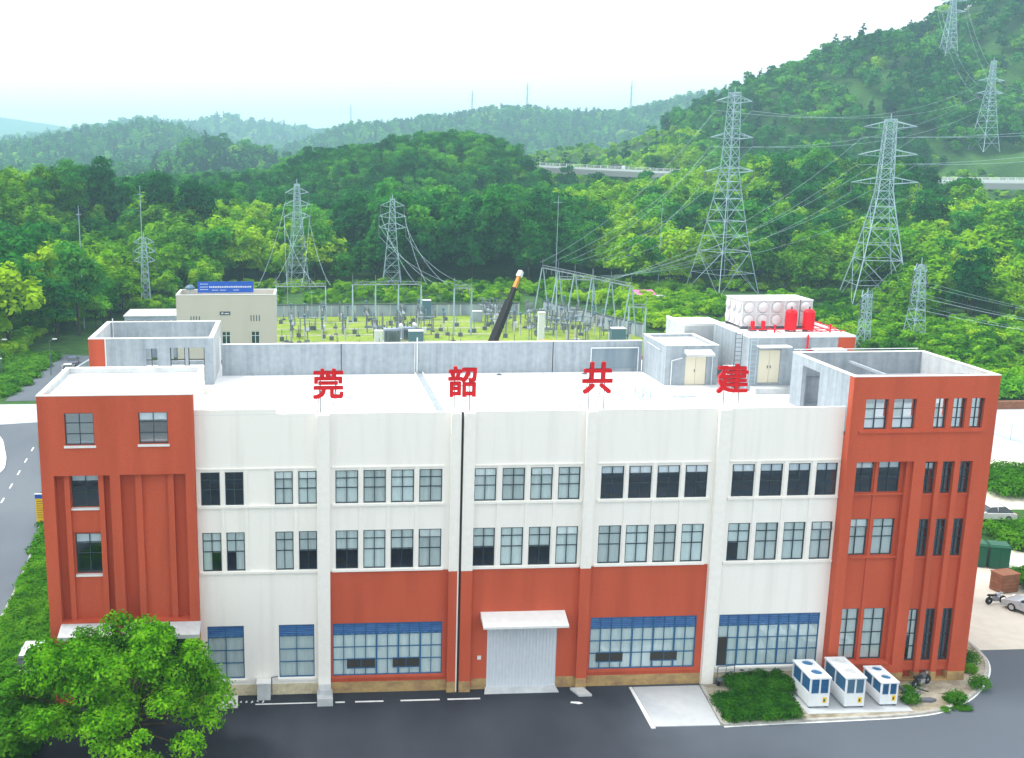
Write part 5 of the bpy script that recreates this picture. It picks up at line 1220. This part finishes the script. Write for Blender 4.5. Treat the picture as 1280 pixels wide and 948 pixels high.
pp(mb, 'deck', 'highway', hwt); pp(mrs[0], 'parapet', 'metalw', hwt); pp(mrs[1], 'parapet', 'metalw', hwt)
for x in range(96, 420, 24): pp(MB().box(x-1, x+1, float(highway_y(x))-3, float(highway_y(x))+3, 2, zd(x)-2.61), 'pier', 'conc2', hwt)
for x, y, z, c in ((152, -2.5, 0, 'dark'), (205, 2.5, 0, 'white')):
    t = thing('truck', c + ' lorry far off on the elevated highway', 'lorry', (x, float(highway_y(x))+y, zd(x)), math.atan(-.42))
    lpart(MB().box(-3, 2.0, -1.1, 1.1, .9, 3.0), 'cargo_box', M['steeld' if c == 'dark' else 'metalw'], t); lpart(MB().box(2.1, 3.6, -1.05, 1.05, .6, 2.5), 'cab', M['carw'], t)
    for xx in (-2, 2.8):
        for yy in (-1, 1): lpart(MB().lathe([(.5, -.15), (.5, .15)], (xx, yy, .5), 10, 'y'), 'wheel', M['tyre'], t)

# ================================================================ VEHICLES
def car(x, y, rz, m, lab, L_=4.5, W_=1.75, H_=1.45, van=False, grp=None, z=.01):
    t = thing('parked_van' if van else 'parked_car', lab, 'van' if van else 'car', (x, y, z), rz, grp); h = L_/2
    body = [(-h, .35), (-h+.05, .75), (-h+.3, .88 if not van else 1.0), (h-1.1, .92), (h-.15, .74), (h, .5), (h, .3), (-h+.1, .25)]
    mb = MB(); k = len(mb.v); mb.extr(body, -W_/2, W_/2); lpart(mb, 'body', M[m], t)
    cab = [(-h+.25, .9), (-h+.5, H_-.1), (-h+.8, H_), (h-2.0, H_), (h-1.15, .92)] if van else [(-h+.35, .88), (-h+1.0, H_-.06), (-h+1.3, H_), (h-2.1, H_-.03), (h-1.2, .9)]
    def ins_(c, d): return c
    mb = MB(); n = len(cab); mb.v += [(a, -W_/2+.04, b) if b < 1.1 else (a, -W_/2+.22, b) for a, b in cab] + [(a, W_/2-.04, b) if b < 1.1 else (a, W_/2-.22, b) for a, b in cab]
    mb.f += [tuple(range(n)), tuple(range(2*n-1, n-1, -1))] + [((i+1) % n, i, n+i, n+(i+1) % n) for i in range(n)]
    lpart(mb, 'windows', mat_glass_car, t)
    zr = H_; a0, a1 = cab[2][0]-.15, cab[3][0]+.12
    lpart(MB().hexa([(a0, -W_/2+.2, zr-.06), (a1, -W_/2+.2, zr-.08), (a1, W_/2-.2, zr-.08), (a0, W_/2-.2, zr-.06), (a0+.1, -W_/2+.26, zr+.03), (a1-.1, -W_/2+.26, zr+.01), (a1-.1, W_/2-.26, zr+.01), (a0+.1, W_/2-.26, zr+.03)]), 'roof', M[m], t)
    for s in (-1, 1):
        lpart(MB().bar(((a0+a1)/2, s*(W_/2-.1), .88), ((a0+a1)/2, s*(W_/2-.21), zr-.04), .05, 4), 'pillar', M[m], t)
        lpart(MB().box(h-.12, h+.012, s*W_/2*.72-.2, s*W_/2*.72+.2, .52, .7), 'headlight', M['lamp'], t)
        lpart(MB().box(-h-.012, -h+.1, s*W_/2*.76-.16, s*W_/2*.76+.16, .6, .78), 'tail_light', M['lampr'], t)
        lpart(MB().box(h-1.5, h-1.3, s*(W_/2+.1)-.08, s*(W_/2+.1)+.08, .9, 1.05), 'wing_mirror', M[m], t)
        for xx in (-h+.85, h-.85):
            wq = lpart(MB().lathe([(.30, -.11), (.32, 0), (.30, .11)], (xx, s*(W_/2-.08), .32), 16, 'y'), 'wheel', M['tyre'], t)
            o = MB().lathe([(.19, -.02), (.19, .02)], (xx, s*(W_/2+.02), .32), 12, 'y').build('rim', M['cars']); o.parent = wq
    lpart(MB().box(h-.1, h+.03, -W_/2+.1, W_/2-.1, .28, .46), 'bumper', M['steeld'], t)
    bevel_body(t); return t
def bevel_body(t):
    for ch in t.children:
        if ch.name.startswith('body') or ch.name.startswith('roof'):
            b = ch.modifiers.new('bevel', 'BEVEL'); b.width = .06; b.segments = 2; b.limit_method = 'ANGLE'
mat_glass_car = mat('car_glass', (.02, .03, .04), .08, spec=.8)
car(65.3, 30.3, R(176), 'carw', 'white hatchback on the pavement between two hedges at the right edge')
car(55.3, 9.0, R(115), 'cars', 'silver car cut by the right edge of the picture beside the scrap heap')
car(-17.9, 4.5, R(92), 'carw', 'white van half hidden by the big tree at the left tower corner', 4.8, 1.8, 1.8, True)
car(-36.8, 112.5, R(100), 'carb', 'dark blue-grey car parked left of the back stair tower, farther one', grp='cars in the lot behind the left tower')
car(-36.3, 106.0, R(100), 'carw', 'white car parked left of the back stair tower, nearer one', grp='cars in the lot behind the left tower')
car(-52.5, 112, R(80), 'cars', 'silver car beside the dark bushes at the left edge of the picture')
car(-46.5, 96.0, R(20), 'carb', 'dark car below the bushes at the far left')
car(-44.6, 84.5, R(20), 'steeld', 'dark car nearest the pale pavement at the far left, among bushes')
sheet('parking_surface', [(-41, 86), (-33.8, 86), (-30, 118), (-41, 122)], .025, M['asphalt2'])

# ================================================================ SMALL THINGS ROUND THE BUILDING
def chiller(x0, x1, y0, y1, h_, lab, dx):
    t = thing('chiller_unit', lab, 'chiller', ((x0+x1)/2, (y0+y1)/2, .13), 0, 'white chiller units by the wall'); w_, d_ = (x1-x0)/2, (y1-y0)/2
    lpart(MB().box(-w_, w_, -d_, d_, .12, h_*.47), 'base_casing', M['metalw'], t)
    for sx in (-1, 1):
        for sy in (-1, 1):
            lpart(MB().box(sx*(w_-.05)-.05, sx*(w_-.05)+.05, sy*(d_-.05)-.05, sy*(d_-.05)+.05, h_*.47, h_-.1), 'corner_post', M['metalw'], t)
            lpart(MB().box(sx*(w_-.1)-.07, sx*(w_-.1)+.07, sy*(d_-.1)-.07, sy*(d_-.1)+.07, 0, .12), 'foot', M['steeld'], t)
    lpart(MB().box(-.05, .05, -d_+.01, -d_+.08, h_*.47, h_-.1).box(-w_+.01, -w_+.08, -.06, .06, h_*.47, h_-.1).box(w_-.08, w_-.01, -.06, .06, h_*.47, h_-.1), 'centre_post', M['metalw'], t)
    lpart(MB().box(-w_-.04, w_+.04, -d_-.04, d_+.04, h_-.1, h_), 'top_panel', M['metalw'], t)
    coil = MB()
    for i in range(14):
        z = h_*.49 + i*(h_*.44)/14; coil.box(-w_+.09, -.06, -d_+.05, -d_+.075, z, z+.025).box(.06, w_-.09, -d_+.05, -d_+.075, z, z+.025).box(-w_+.05, -w_+.075, -d_+.09, d_-.09, z, z+.025).box(w_-.075, w_-.05, -d_+.09, d_-.09, z, z+.025)
    lpart(coil, 'louvre_slats', M['bframe'], t, kind='stuff')
    lpart(MB().box(-w_+.1, w_-.1, -d_+.1, d_-.1, h_*.46, h_-.12), 'coil', M['louvre' if dx != 0 else 'coilp'], t)
    for yy in (-d_*.5, d_*.5):
        f = lpart(MB().lathe([(w_*.62, h_), (w_*.62, h_+.10), (w_*.55, h_+.10), (w_*.55, h_+.01)], (0, yy, 0), 18), 'fan_ring', M['metalw'], t)
        o = MB().lathe([(w_*.53, h_+.012), (w_*.53, h_+.03)], (0, yy, 0), 16).build('fan_grille', M['bframe' if dx else 'conc2']); o.parent = f
    lpart(MB().box(-.5*w_, .1*w_, -d_-.012, -d_, .3, .75), 'service_door', M['coping'], t); lpart(MB().box(.35*w_, .75*w_, -d_-.014, -d_, .35, .72), 'warning_label', M['yellow'], t)
    lpart(MB().box(.42*w_, .6*w_, -d_-.018, -d_-.013, .42, .62), 'label_mark', M['greenm'], t)
    return t
chiller(31.62, 32.9, -3.82, -1.35, 2.05, 'left white chiller with blue coils and dark fans, next to the clipped hedge', 1)
chiller(33.85, 35.1, -3.92, -1.1, 2.05, 'middle white chiller, the tallest-looking of the three with pale roof fans', 0)
chiller(36.2, 37.3, -3.80, -1.6, 1.62, 'right white chiller, smallest of the three beside the planted corner', 1)
sheet('chiller_slab', [(31.3, -4.5), (38.0, -4.5), (38.0, -.9), (31.3, -.9)], .13, M['apron'])
def leafy(name, lab, cat, loc, lobes, per, size, leaf, seed, grp=None, flat=.8):
    t = thing(name, lab, cat, loc, 0, grp); V, F = leaf_cloud(seed, lobes, per, size, flat)
    o = bpy.data.objects.new('foliage', np_mesh('foliage', V, F, leaf)); COL.objects.link(o); o.parent = t
    mb = MB(); 
    for (x, y, z, r) in lobes[:14]: mb.bar((x*.8, y*.8, -.05), (x, y, z), .03, 5)
    lpart(mb, 'stems', M['bark'], t); return t
def blanket(x0, x1, y0, y1, z, r, st, seed):
    rg = random.Random(seed); o = []; x = x0
    while x <= x1:
        y = y0
        while y <= y1: o.append((x + rg.uniform(-.12, .12), y + rg.uniform(-.12, .12), z + rg.uniform(-.1, .12), r*rg.uniform(.85, 1.15))); y += st
        x += st
    return o
leafy('clipped_hedge', 'low clipped hedge filling the near left corner of the planted island', 'hedge', (28.3, -3.6, .1), blanket(-2.0, 2.3, -1.3, 1.2, .22, .5, .45, 3), 420, .07, L_hedge, 5)
leafy('clipped_hedge', 'taller hedge mound against the wall, left of the chillers', 'hedge', (29.9, -1.3, .1), blanket(-1.9, 1.3, -.7, .9, .45, .5, .45, 4), 420, .07, L_hedge, 6)
for i, (x, y, r, lab) in enumerate(((38.4, -3.4, .55, 'small round dark shrub right of the smallest chiller'), (41.3, -3.6, .6, 'bright green shrub near the kerb in the planted corner'), (43.9, -1.8, .65, 'leafy shrub at the foot of the right tower corner'),
                                    (45.3, 1.6, .7, 'low spreading shrub by the kerb behind the tower corner'), (45.6, 4.5, .7, 'yellowish shrub by the kerb along the tower side'), (44.7, .4, .4, 'small clump between two larger shrubs at the tower corner'), (39.0, -2.1, .35, 'tiny shrub beside the scrap pile'))):
    leafy('shrub', lab, 'shrub', (x, y, .1), [(0, 0, r*.5, r), (r*.5, .1, r*.4, r*.7), (-r*.5, -.1, r*.4, r*.65)], 520, .07, L_hedge if i in (0, 3, 6) else L_lawn, 40+i)
leafy('boundary_hedge', 'bright long hedge above the white hatchback at the right edge', 'hedge', (75, 40, 0), blanket(-4, 12, -3.5, 3.5, .7, 1.1, .95, 13), 240, .17, L_lawn, 21)
leafy('boundary_hedge', 'bright long hedge below the white hatchback at the right edge', 'hedge', (66, 24.6, 0), blanket(-3.2, 9, -2.2, 2.2, .6, .9, .8, 14), 260, .14, L_lawn, 22)
leafy('boundary_hedge', 'dark bushy hedge beside the scrap heap and silver car', 'hedge', (58.8, 12.5, 0), blanket(-1, 3, -2, 3, .6, .8, .8, 15), 260, .13, L_hedge, 23)
leafy('boundary_hedge', 'rough bushes along the far side of the pale road at the right edge', 'hedge', (98, 81, 0), blanket(-14, 22, -2, 3, 1.2, 2.0, 1.9, 16), 260, .26, L_broad, 24)
tag(MB().box(84, 110, 73.6, 74.2, 0, 1.1).build('retaining_wall', M['brownm']), 'low brown retaining wall behind the pale road at the right edge', 'wall')
# chain fence near the right edge
t = thing('mesh_fence', 'thin grey mesh fence along the pale road at the right edge', 'fence', (86, 58, 0), R(-78))
for i in range(9): lpart(MB().bar((-10+i*2.5, 0, 0), (-10+i*2.5, 0, 2), .05, 5), 'post', M['steel'], t)
mb = MB()
for i in range(12): mb.bar((-10, 0, .15+i*.16), (10, 0, .15+i*.16), .012, 3)
for i in range(60): mb.bar((-10+i*.333, 0, .1), (-10+i*.333, 0, 2), .010, 3)
lpart(mb, 'wire_mesh', M['steel'], t, kind='stuff')
for i, (x, y, lab) in enumerate(((56.9, 19.3, 'left dark green cabinet of the pair standing beside the tower'), (58.5, 18.7, 'right dark green cabinet of the pair beside the tower'))):
    t = thing('green_cabinet', lab, 'cabinet', (x, y, .01), R(-18), 'dark green cabinets'); lpart(MB().box(-.75, .75, -.7, .7, .12, 1.9), 'body', M['greenm'], t); lpart(MB().hexa([(-.8, -.75, 1.9), (.8, -.75, 1.9), (.8, .75, 1.9), (-.8, .75, 1.9), (-.7, -.6, 2.08), (.7, -.6, 2.08), (.7, .6, 2.08), (-.7, .6, 2.08)]), 'lid', M['greenm'], t)
    for s in (-1, 1): lpart(MB().box(s*.36-.33, s*.36+.33, -.73, -.70, .22, 1.8), 'door', M['greenm'], t)
    lpart(MB().box(-.7, .7, -.65, .65, 0, .12), 'base', M['steeld'], t)
t = thing('wooden_crate', 'brown wooden crate on the yard below the green cabinets', 'crate', (55.9, 13.8, .01), R(12))
for z in range(5):
    lpart(MB().box(-.8, .8, -.62, -.58, .08+z*.29, .33+z*.29), 'board', M['brownm'], t); lpart(MB().box(-.84, -.8, -.58, .58, .08+z*.29, .33+z*.29), 'board', M['brownm'], t)
lpart(MB().box(-.79, .79, -.57, .57, 0, 1.46), 'lining', M['brownm'], t); lpart(MB().box(-.86, .86, -.64, .64, 1.47, 1.55), 'lid', M['brownm'], t)
def motorbike(x, y, rz, lab, m='steeld', z=.11, tilt=0):
    t = thing('motorcycle', lab, 'motorcycle', (x, y, z), rz); t.rotation_euler.x = tilt
    for xx in (-.62, .62):
        wq = lpart(MB().lathe([(.22, -.04), (.30, -.05), (.31, 0), (.30, .05), (.22, .04)], (xx, 0, .31), 18, 'y'), 'wheel', M['tyre'], t); o = MB().lathe([(.08, -.05), (.08, .05)], (xx, 0, .31), 8, 'y').build('hub', M['cars']); o.parent = wq
    lpart(MB().path([(-.62, 0, .31), (-.2, 0, .5), (.3, 0, .75), (.62, 0, .31)], .035, 6).bar((.3, 0, .75), (.38, 0, 1.0), .03, 6), 'frame', M[m], t)
    lpart(MB().hexa([(-.75, -.13, .68), (-.05, -.12, .68), (-.05, .12, .68), (-.75, .13, .68), (-.72, -.1, .82), (-.05, -.09, .76), (-.05, .09, .76), (-.72, .1, .82)]), 'seat', M['tyre'], t)
    lpart(MB().hexa([(-.05, -.14, .6), (.32, -.12, .65), (.32, .12, .65), (-.05, .14, .6), (-.02, -.1, .85), (.28, -.08, .88), (.28, .08, .88), (-.02, .1, .85)]), 'fuel_tank', M[m], t)
    lpart(MB().box(-.25, .2, -.14, .14, .25, .55), 'engine', M['cars'], t); lpart(MB().bar((.36, -.34, 1.0), (.36, .34, 1.0), .022, 6), 'handlebar', M['steeld'], t); lpart(MB().lathe([(.09, 0), (.06, .08)], (.47, 0, .86), 10, 'x'), 'headlight', M['lamp'], t)
    return t
motorbike(40.3, -1.35, R(25), 'dark motorcycle by the wall at the foot of the right tower', 'steeld')
motorbike(53.6, 11.3, R(10), 'motorcycle parked in front of the brown crate at the right edge', 'cars', .01)
t = thing('scrap_pile', 'pile of dark scrap metal and tubes lying right of the chillers', 'scrap', (39.2, -2.0, .11)); rr = random.Random(5)
for i in range(12):
    a = rr.uniform(0, 3.1); x, y = rr.uniform(-.8, .8), rr.uniform(-.5, .4); l = rr.uniform(.3, .7); lpart(MB().bar((x-l*math.cos(a), y-l*math.sin(a)*.5, rr.uniform(.03, .3)), (x+l*math.cos(a), y+l*math.sin(a)*.5, rr.uniform(.03, .4)), rr.uniform(.02, .06), 6), 'metal_piece', M[rr.choice(['steeld', 'porc', 'tyre'])], t)
t = thing('rubble_slab', 'flat dark lump lying on the sandy corner in front of the scrap', 'debris', (39.6, -3.3, .11)); lpart(MB().prism([(-.5, -.15), (.1, -.25), (.55, -.05), (.3, .2), (-.4, .15)], 0, .16), 'slab', M['porc'], t)
t = thing('hand_cart', 'dark metal hand cart with two wheels standing behind the hedge by the wall', 'cart', (27.6, -.55, .1), R(8))
lpart(MB().path([(-.6, 0, .2), (-.6, 0, 1.35), (.6, 0, 1.35), (.6, 0, .2)], .03, 6).path([(-.6, .25, .4), (.6, .25, .4)], .03, 6).bar((-.6, 0, .9), (.6, 0, .9), .025, 6).bar((0, 0, .4), (0, 0, 1.35), .02, 6), 'frame', M['steeld'], t); lpart(MB().box(-.55, .55, -.2, .25, .38, .45), 'deck', M['porc'], t)
for s in (-.5, .5): lpart(MB().lathe([(.12, -.04), (.22, -.05), (.22, .05), (.12, .04)], (s, .05, .22), 12, 'x'), 'wheel', M['tyre'], t)
t = thing('bicycle', 'black bicycle leaning on the white wall left of the chillers', 'bicycle', (29.0, -.42, .1), R(4)); t.rotation_euler.x = R(-8)
for xx in (-.5, .5):
    k = MB(); N_ = 20
    k.path([(xx+.31*math.cos(6.283*i/N_), 0, .33+.31*math.sin(6.283*i/N_)) for i in range(N_+1)], .022, 5)
    for i in range(6): k.bar((xx, 0, .33), (xx+.3*math.cos(1.047*i), 0, .33+.3*math.sin(1.047*i)), .005, 3)
    lpart(k, 'wheel', M['tyre'], t)
lpart(MB().path([(-.5, 0, .33), (-.2, 0, .8), (.35, 0, .82), (-.05, 0, .33), (-.5, 0, .33)], .02, 5).path([(-.05, 0, .33), (-.22, 0, .9)], .02, 5).path([(.5, 0, .33), (.33, 0, .95)], .02, 5), 'frame', M['steeld'], t); lpart(MB().box(-.35, -.12, -.06, .06, .9, .95), 'saddle', M['tyre'], t); lpart(MB().bar((.33, -.25, .97), (.33, .25, .97), .015, 5), 'handlebar', M['steeld'], t)
t = thing('utility_cabinet', 'pale grey utility box against the white wall between the two ground windows', 'cabinet', (-2.38, -.42, 0)); lpart(MB().box(-.42, .42, -.3, .38, 0, 1.12), 'body', M['conc2'], t); lpart(MB().box(-.46, .46, -.34, .38, 1.12, 1.18), 'lid', M['coping'], t); lpart(MB().path([(.5, .2, 0), (.5, .2, 1.3), (.9, .33, 1.3)], .03, 6), 'conduit', M['steeld'], t)
tag(MB().prism([(-5.2, -1.6), (-4.0, -1.62), (-4.05, -.1), (-5.1, -.1)], .004, .12).build('paving_slab', M['coping']), 'white paving slab at the wall foot beside the big tree', 'slab')
rr = random.Random(9)
for i in range(5):
    x = -3.9 + i*.35; t = tag(MB().prism([(x, -.9+rr.uniform(-.2, .1)), (x+.14, -.95), (x+.1, -.8)], .005, .06).build('paper_scrap', M['coping']), 'small white scrap lying at the wall foot left of the utility box', 'litter', 'white scraps at the wall foot')
t = thing('notice_board', 'yellow notice board with blue top beside the side road, left of the red tower', 'sign', (-23.95, 33.3, .1))
lpart(MB().box(-.48, .48, -.05, .05, .35, 2.6), 'board', M['yellow'], t); lpart(MB().box(-.5, .5, -.06, .06, 2.6, 3.0), 'header', M['blue'], t); lpart(MB().box(-.5, .5, -.06, .06, .15, .35), 'footer', M['dark'], t)
mb = MB()
for i in range(8): mb.box(-.38, .32 - (i % 3)*.12, -.058, -.05, 2.3-i*.22, 2.36-i*.22)
lpart(mb, 'printed_lines', M['brownm'], t, kind='stuff')
for s in (-.42, .42): lpart(MB().box(s-.04, s+.04, -.04, .04, -.1, .15), 'post', M['steeld'], t)
lpart(MB().prism([(-.55, -.1), (.55, -.1), (.55, .1), (-.55, .1)], 3.0, 3.06), 'cap', M['metalw'], t)

# ================================================================ FOREGROUND TREES
def big_tree(name, lab, loc, lobes, per, size, leaf, seed, trunk_h, r):
    t = thing(name, lab, 'tree', loc); V, F = leaf_cloud(seed, lobes, per, size, .85, .6)
    o = bpy.data.objects.new('crown', np_mesh('crown', V, F, leaf)); COL.objects.link(o); o.parent = t
    mb = MB(); mb.bar((0, 0, -.2), (.1, 0, trunk_h), r, 10, r*.7); rg = random.Random(seed)
    for (x, y, z, rr2) in lobes[1:]:
        m_ = Vector((x*.45, y*.45, trunk_h + (z-trunk_h)*.45)); mb.bar((.1, 0, trunk_h-.2), m_, r*.5, 6, r*.25); mb.bar(m_, (x, y, z), r*.25, 5, .02)
        for _ in range(3):
            q = Vector((x, y, z)) + Vector((rg.uniform(-1, 1), rg.uniform(-1, 1), rg.uniform(-.4, .8)))*rr2*.8; mb.bar(m_.lerp(Vector((x, y, z)), .6), q, r*.1, 4, .01)
    lpart(mb, 'trunk', M['bark'], t)
rg_ = random.Random(17)
lob = [(0, 0, 3.6, 1.6)]
for i in range(92):
    a = rg_.uniform(0, 6.28); rad = 6.3*math.sqrt(rg_.uniform(.05, 1)); z = 1.2 + (6.9*math.sqrt(max(0, 1-(rad/6.7)**2)))*rg_.uniform(.25, 1.0)**.8; lob.append((rad*math.cos(a), rad*.8*math.sin(a), z, rg_.uniform(.5, 1.12)))
big_tree('broadleaf_tree', 'large bright green spreading tree in the near left corner, in front of the red tower', (-10.5, -7.0, 0), lob, 1900, .115, L_front, 71, 2.2, .26)
lob = [(0, 0, 3.4, 1.3)]
for i in range(30):
    a = rg_.uniform(0, 6.28); rad = 3.0*math.sqrt(rg_.uniform(.08, 1)); z = 1.2 + (5.6*math.sqrt(max(0, 1-(rad/3.3)**2)))*rg_.uniform(.15, 1); lob.append((rad*math.cos(a), rad*.8*math.sin(a), z, rg_.uniform(.45, .95)))
big_tree('broadleaf_tree', 'pale green tree cut by the left edge in front of the verge', (-17.3, -7.6, 0), lob, 1500, .12, L_lawn, 72, 1.8, .18)
# grass and low planting on the verge, lawns
mk('tuft', lambda i: [(0, 0, .1, .5), (.3, .2, .08, .4), (-.3, .1, .1, .4)], 150, .10, L_lawn, .3, .02, 2, .6, 1.0)
def tufts(name, poly_fn, x0, x1, y0, y1, st, seed, smin=.7, smax=1.4, kd='tuft'):
    rg = np.random.default_rng(seed); X, Y = np.meshgrid(np.arange(x0, x1, st), np.arange(y0, y1, st)); X = (X + rg.uniform(-.5, .5, X.shape)*st).ravel(); Y = (Y + rg.uniform(-.5, .5, Y.shape)*st).ravel()
    m_ = poly_fn(X, Y); X, Y = X[m_], Y[m_]; V = np.stack([X, Y, np.full(len(X), .06)], 1)
    for i in (0, 1):
        s = np.arange(len(X)) % 2 == i; scatter(name, None, V[s], rg.uniform(smin, smax, s.sum()), rg.uniform(0, 6.28, s.sum()), proto(kd, i))
sx = np.array([p[0] for p in side]); sy = np.array([p[1] for p in side])
tufts('grass', lambda X, Y: (X > np.interp(Y, sy, sx) + .45) & (X < -15.9) & ~((X > -19.2) & (Y > 1.5) & (Y < 7.4)), -32, -15.7, -12, 64, .42, 51)
tufts('grass', lambda X, Y: ((Y > 88) & (X < -41) & (vnoise(X, Y, 1/7., 3) > .3)) | ((X > -33.5) & (X < -31) & (Y > 100)), -60, -30, 84, 120, 1.1, 52, 1.4, 2.6)
tufts('weeds', lambda X, Y: (vnoise(X, Y, 1/1.1, 5) > .66) & (Y > -4.6 + (X-40)*.12*(X > 40)) & (Y < -.9) & (X > 38.2) , 38.2, 43.5, -4.6, -.5, .3, 53, .2, .5)
tufts('weeds', lambda X, Y: (vnoise(X, Y, 1/1.3, 6) > .6), 43.9, 46.2, 0, 10, .35, 54, .2, .55)

# ================================================================ AIR
mb = MB().box(-6500, 6500, -1200, 6400, -2, 260); hz = mb.build('haze', None, kind='stuff')
hm = bpy.data.materials.new('haze'); hm.use_nodes = True; t_ = hm.node_tree; t_.nodes.clear(); oo = t_.nodes.new("ShaderNodeOutputMaterial"); pv = t_.nodes.new("ShaderNodeVolumePrincipled")
pv.inputs['Color'].default_value = (.52, .83, 1.0, 1); pv.inputs['Density'].default_value = 0.00030; pv.inputs['Anisotropy'].default_value = 0.2
t_.links.new(pv.outputs[0], oo.inputs['Volume']); hz.data.materials.append(hm)
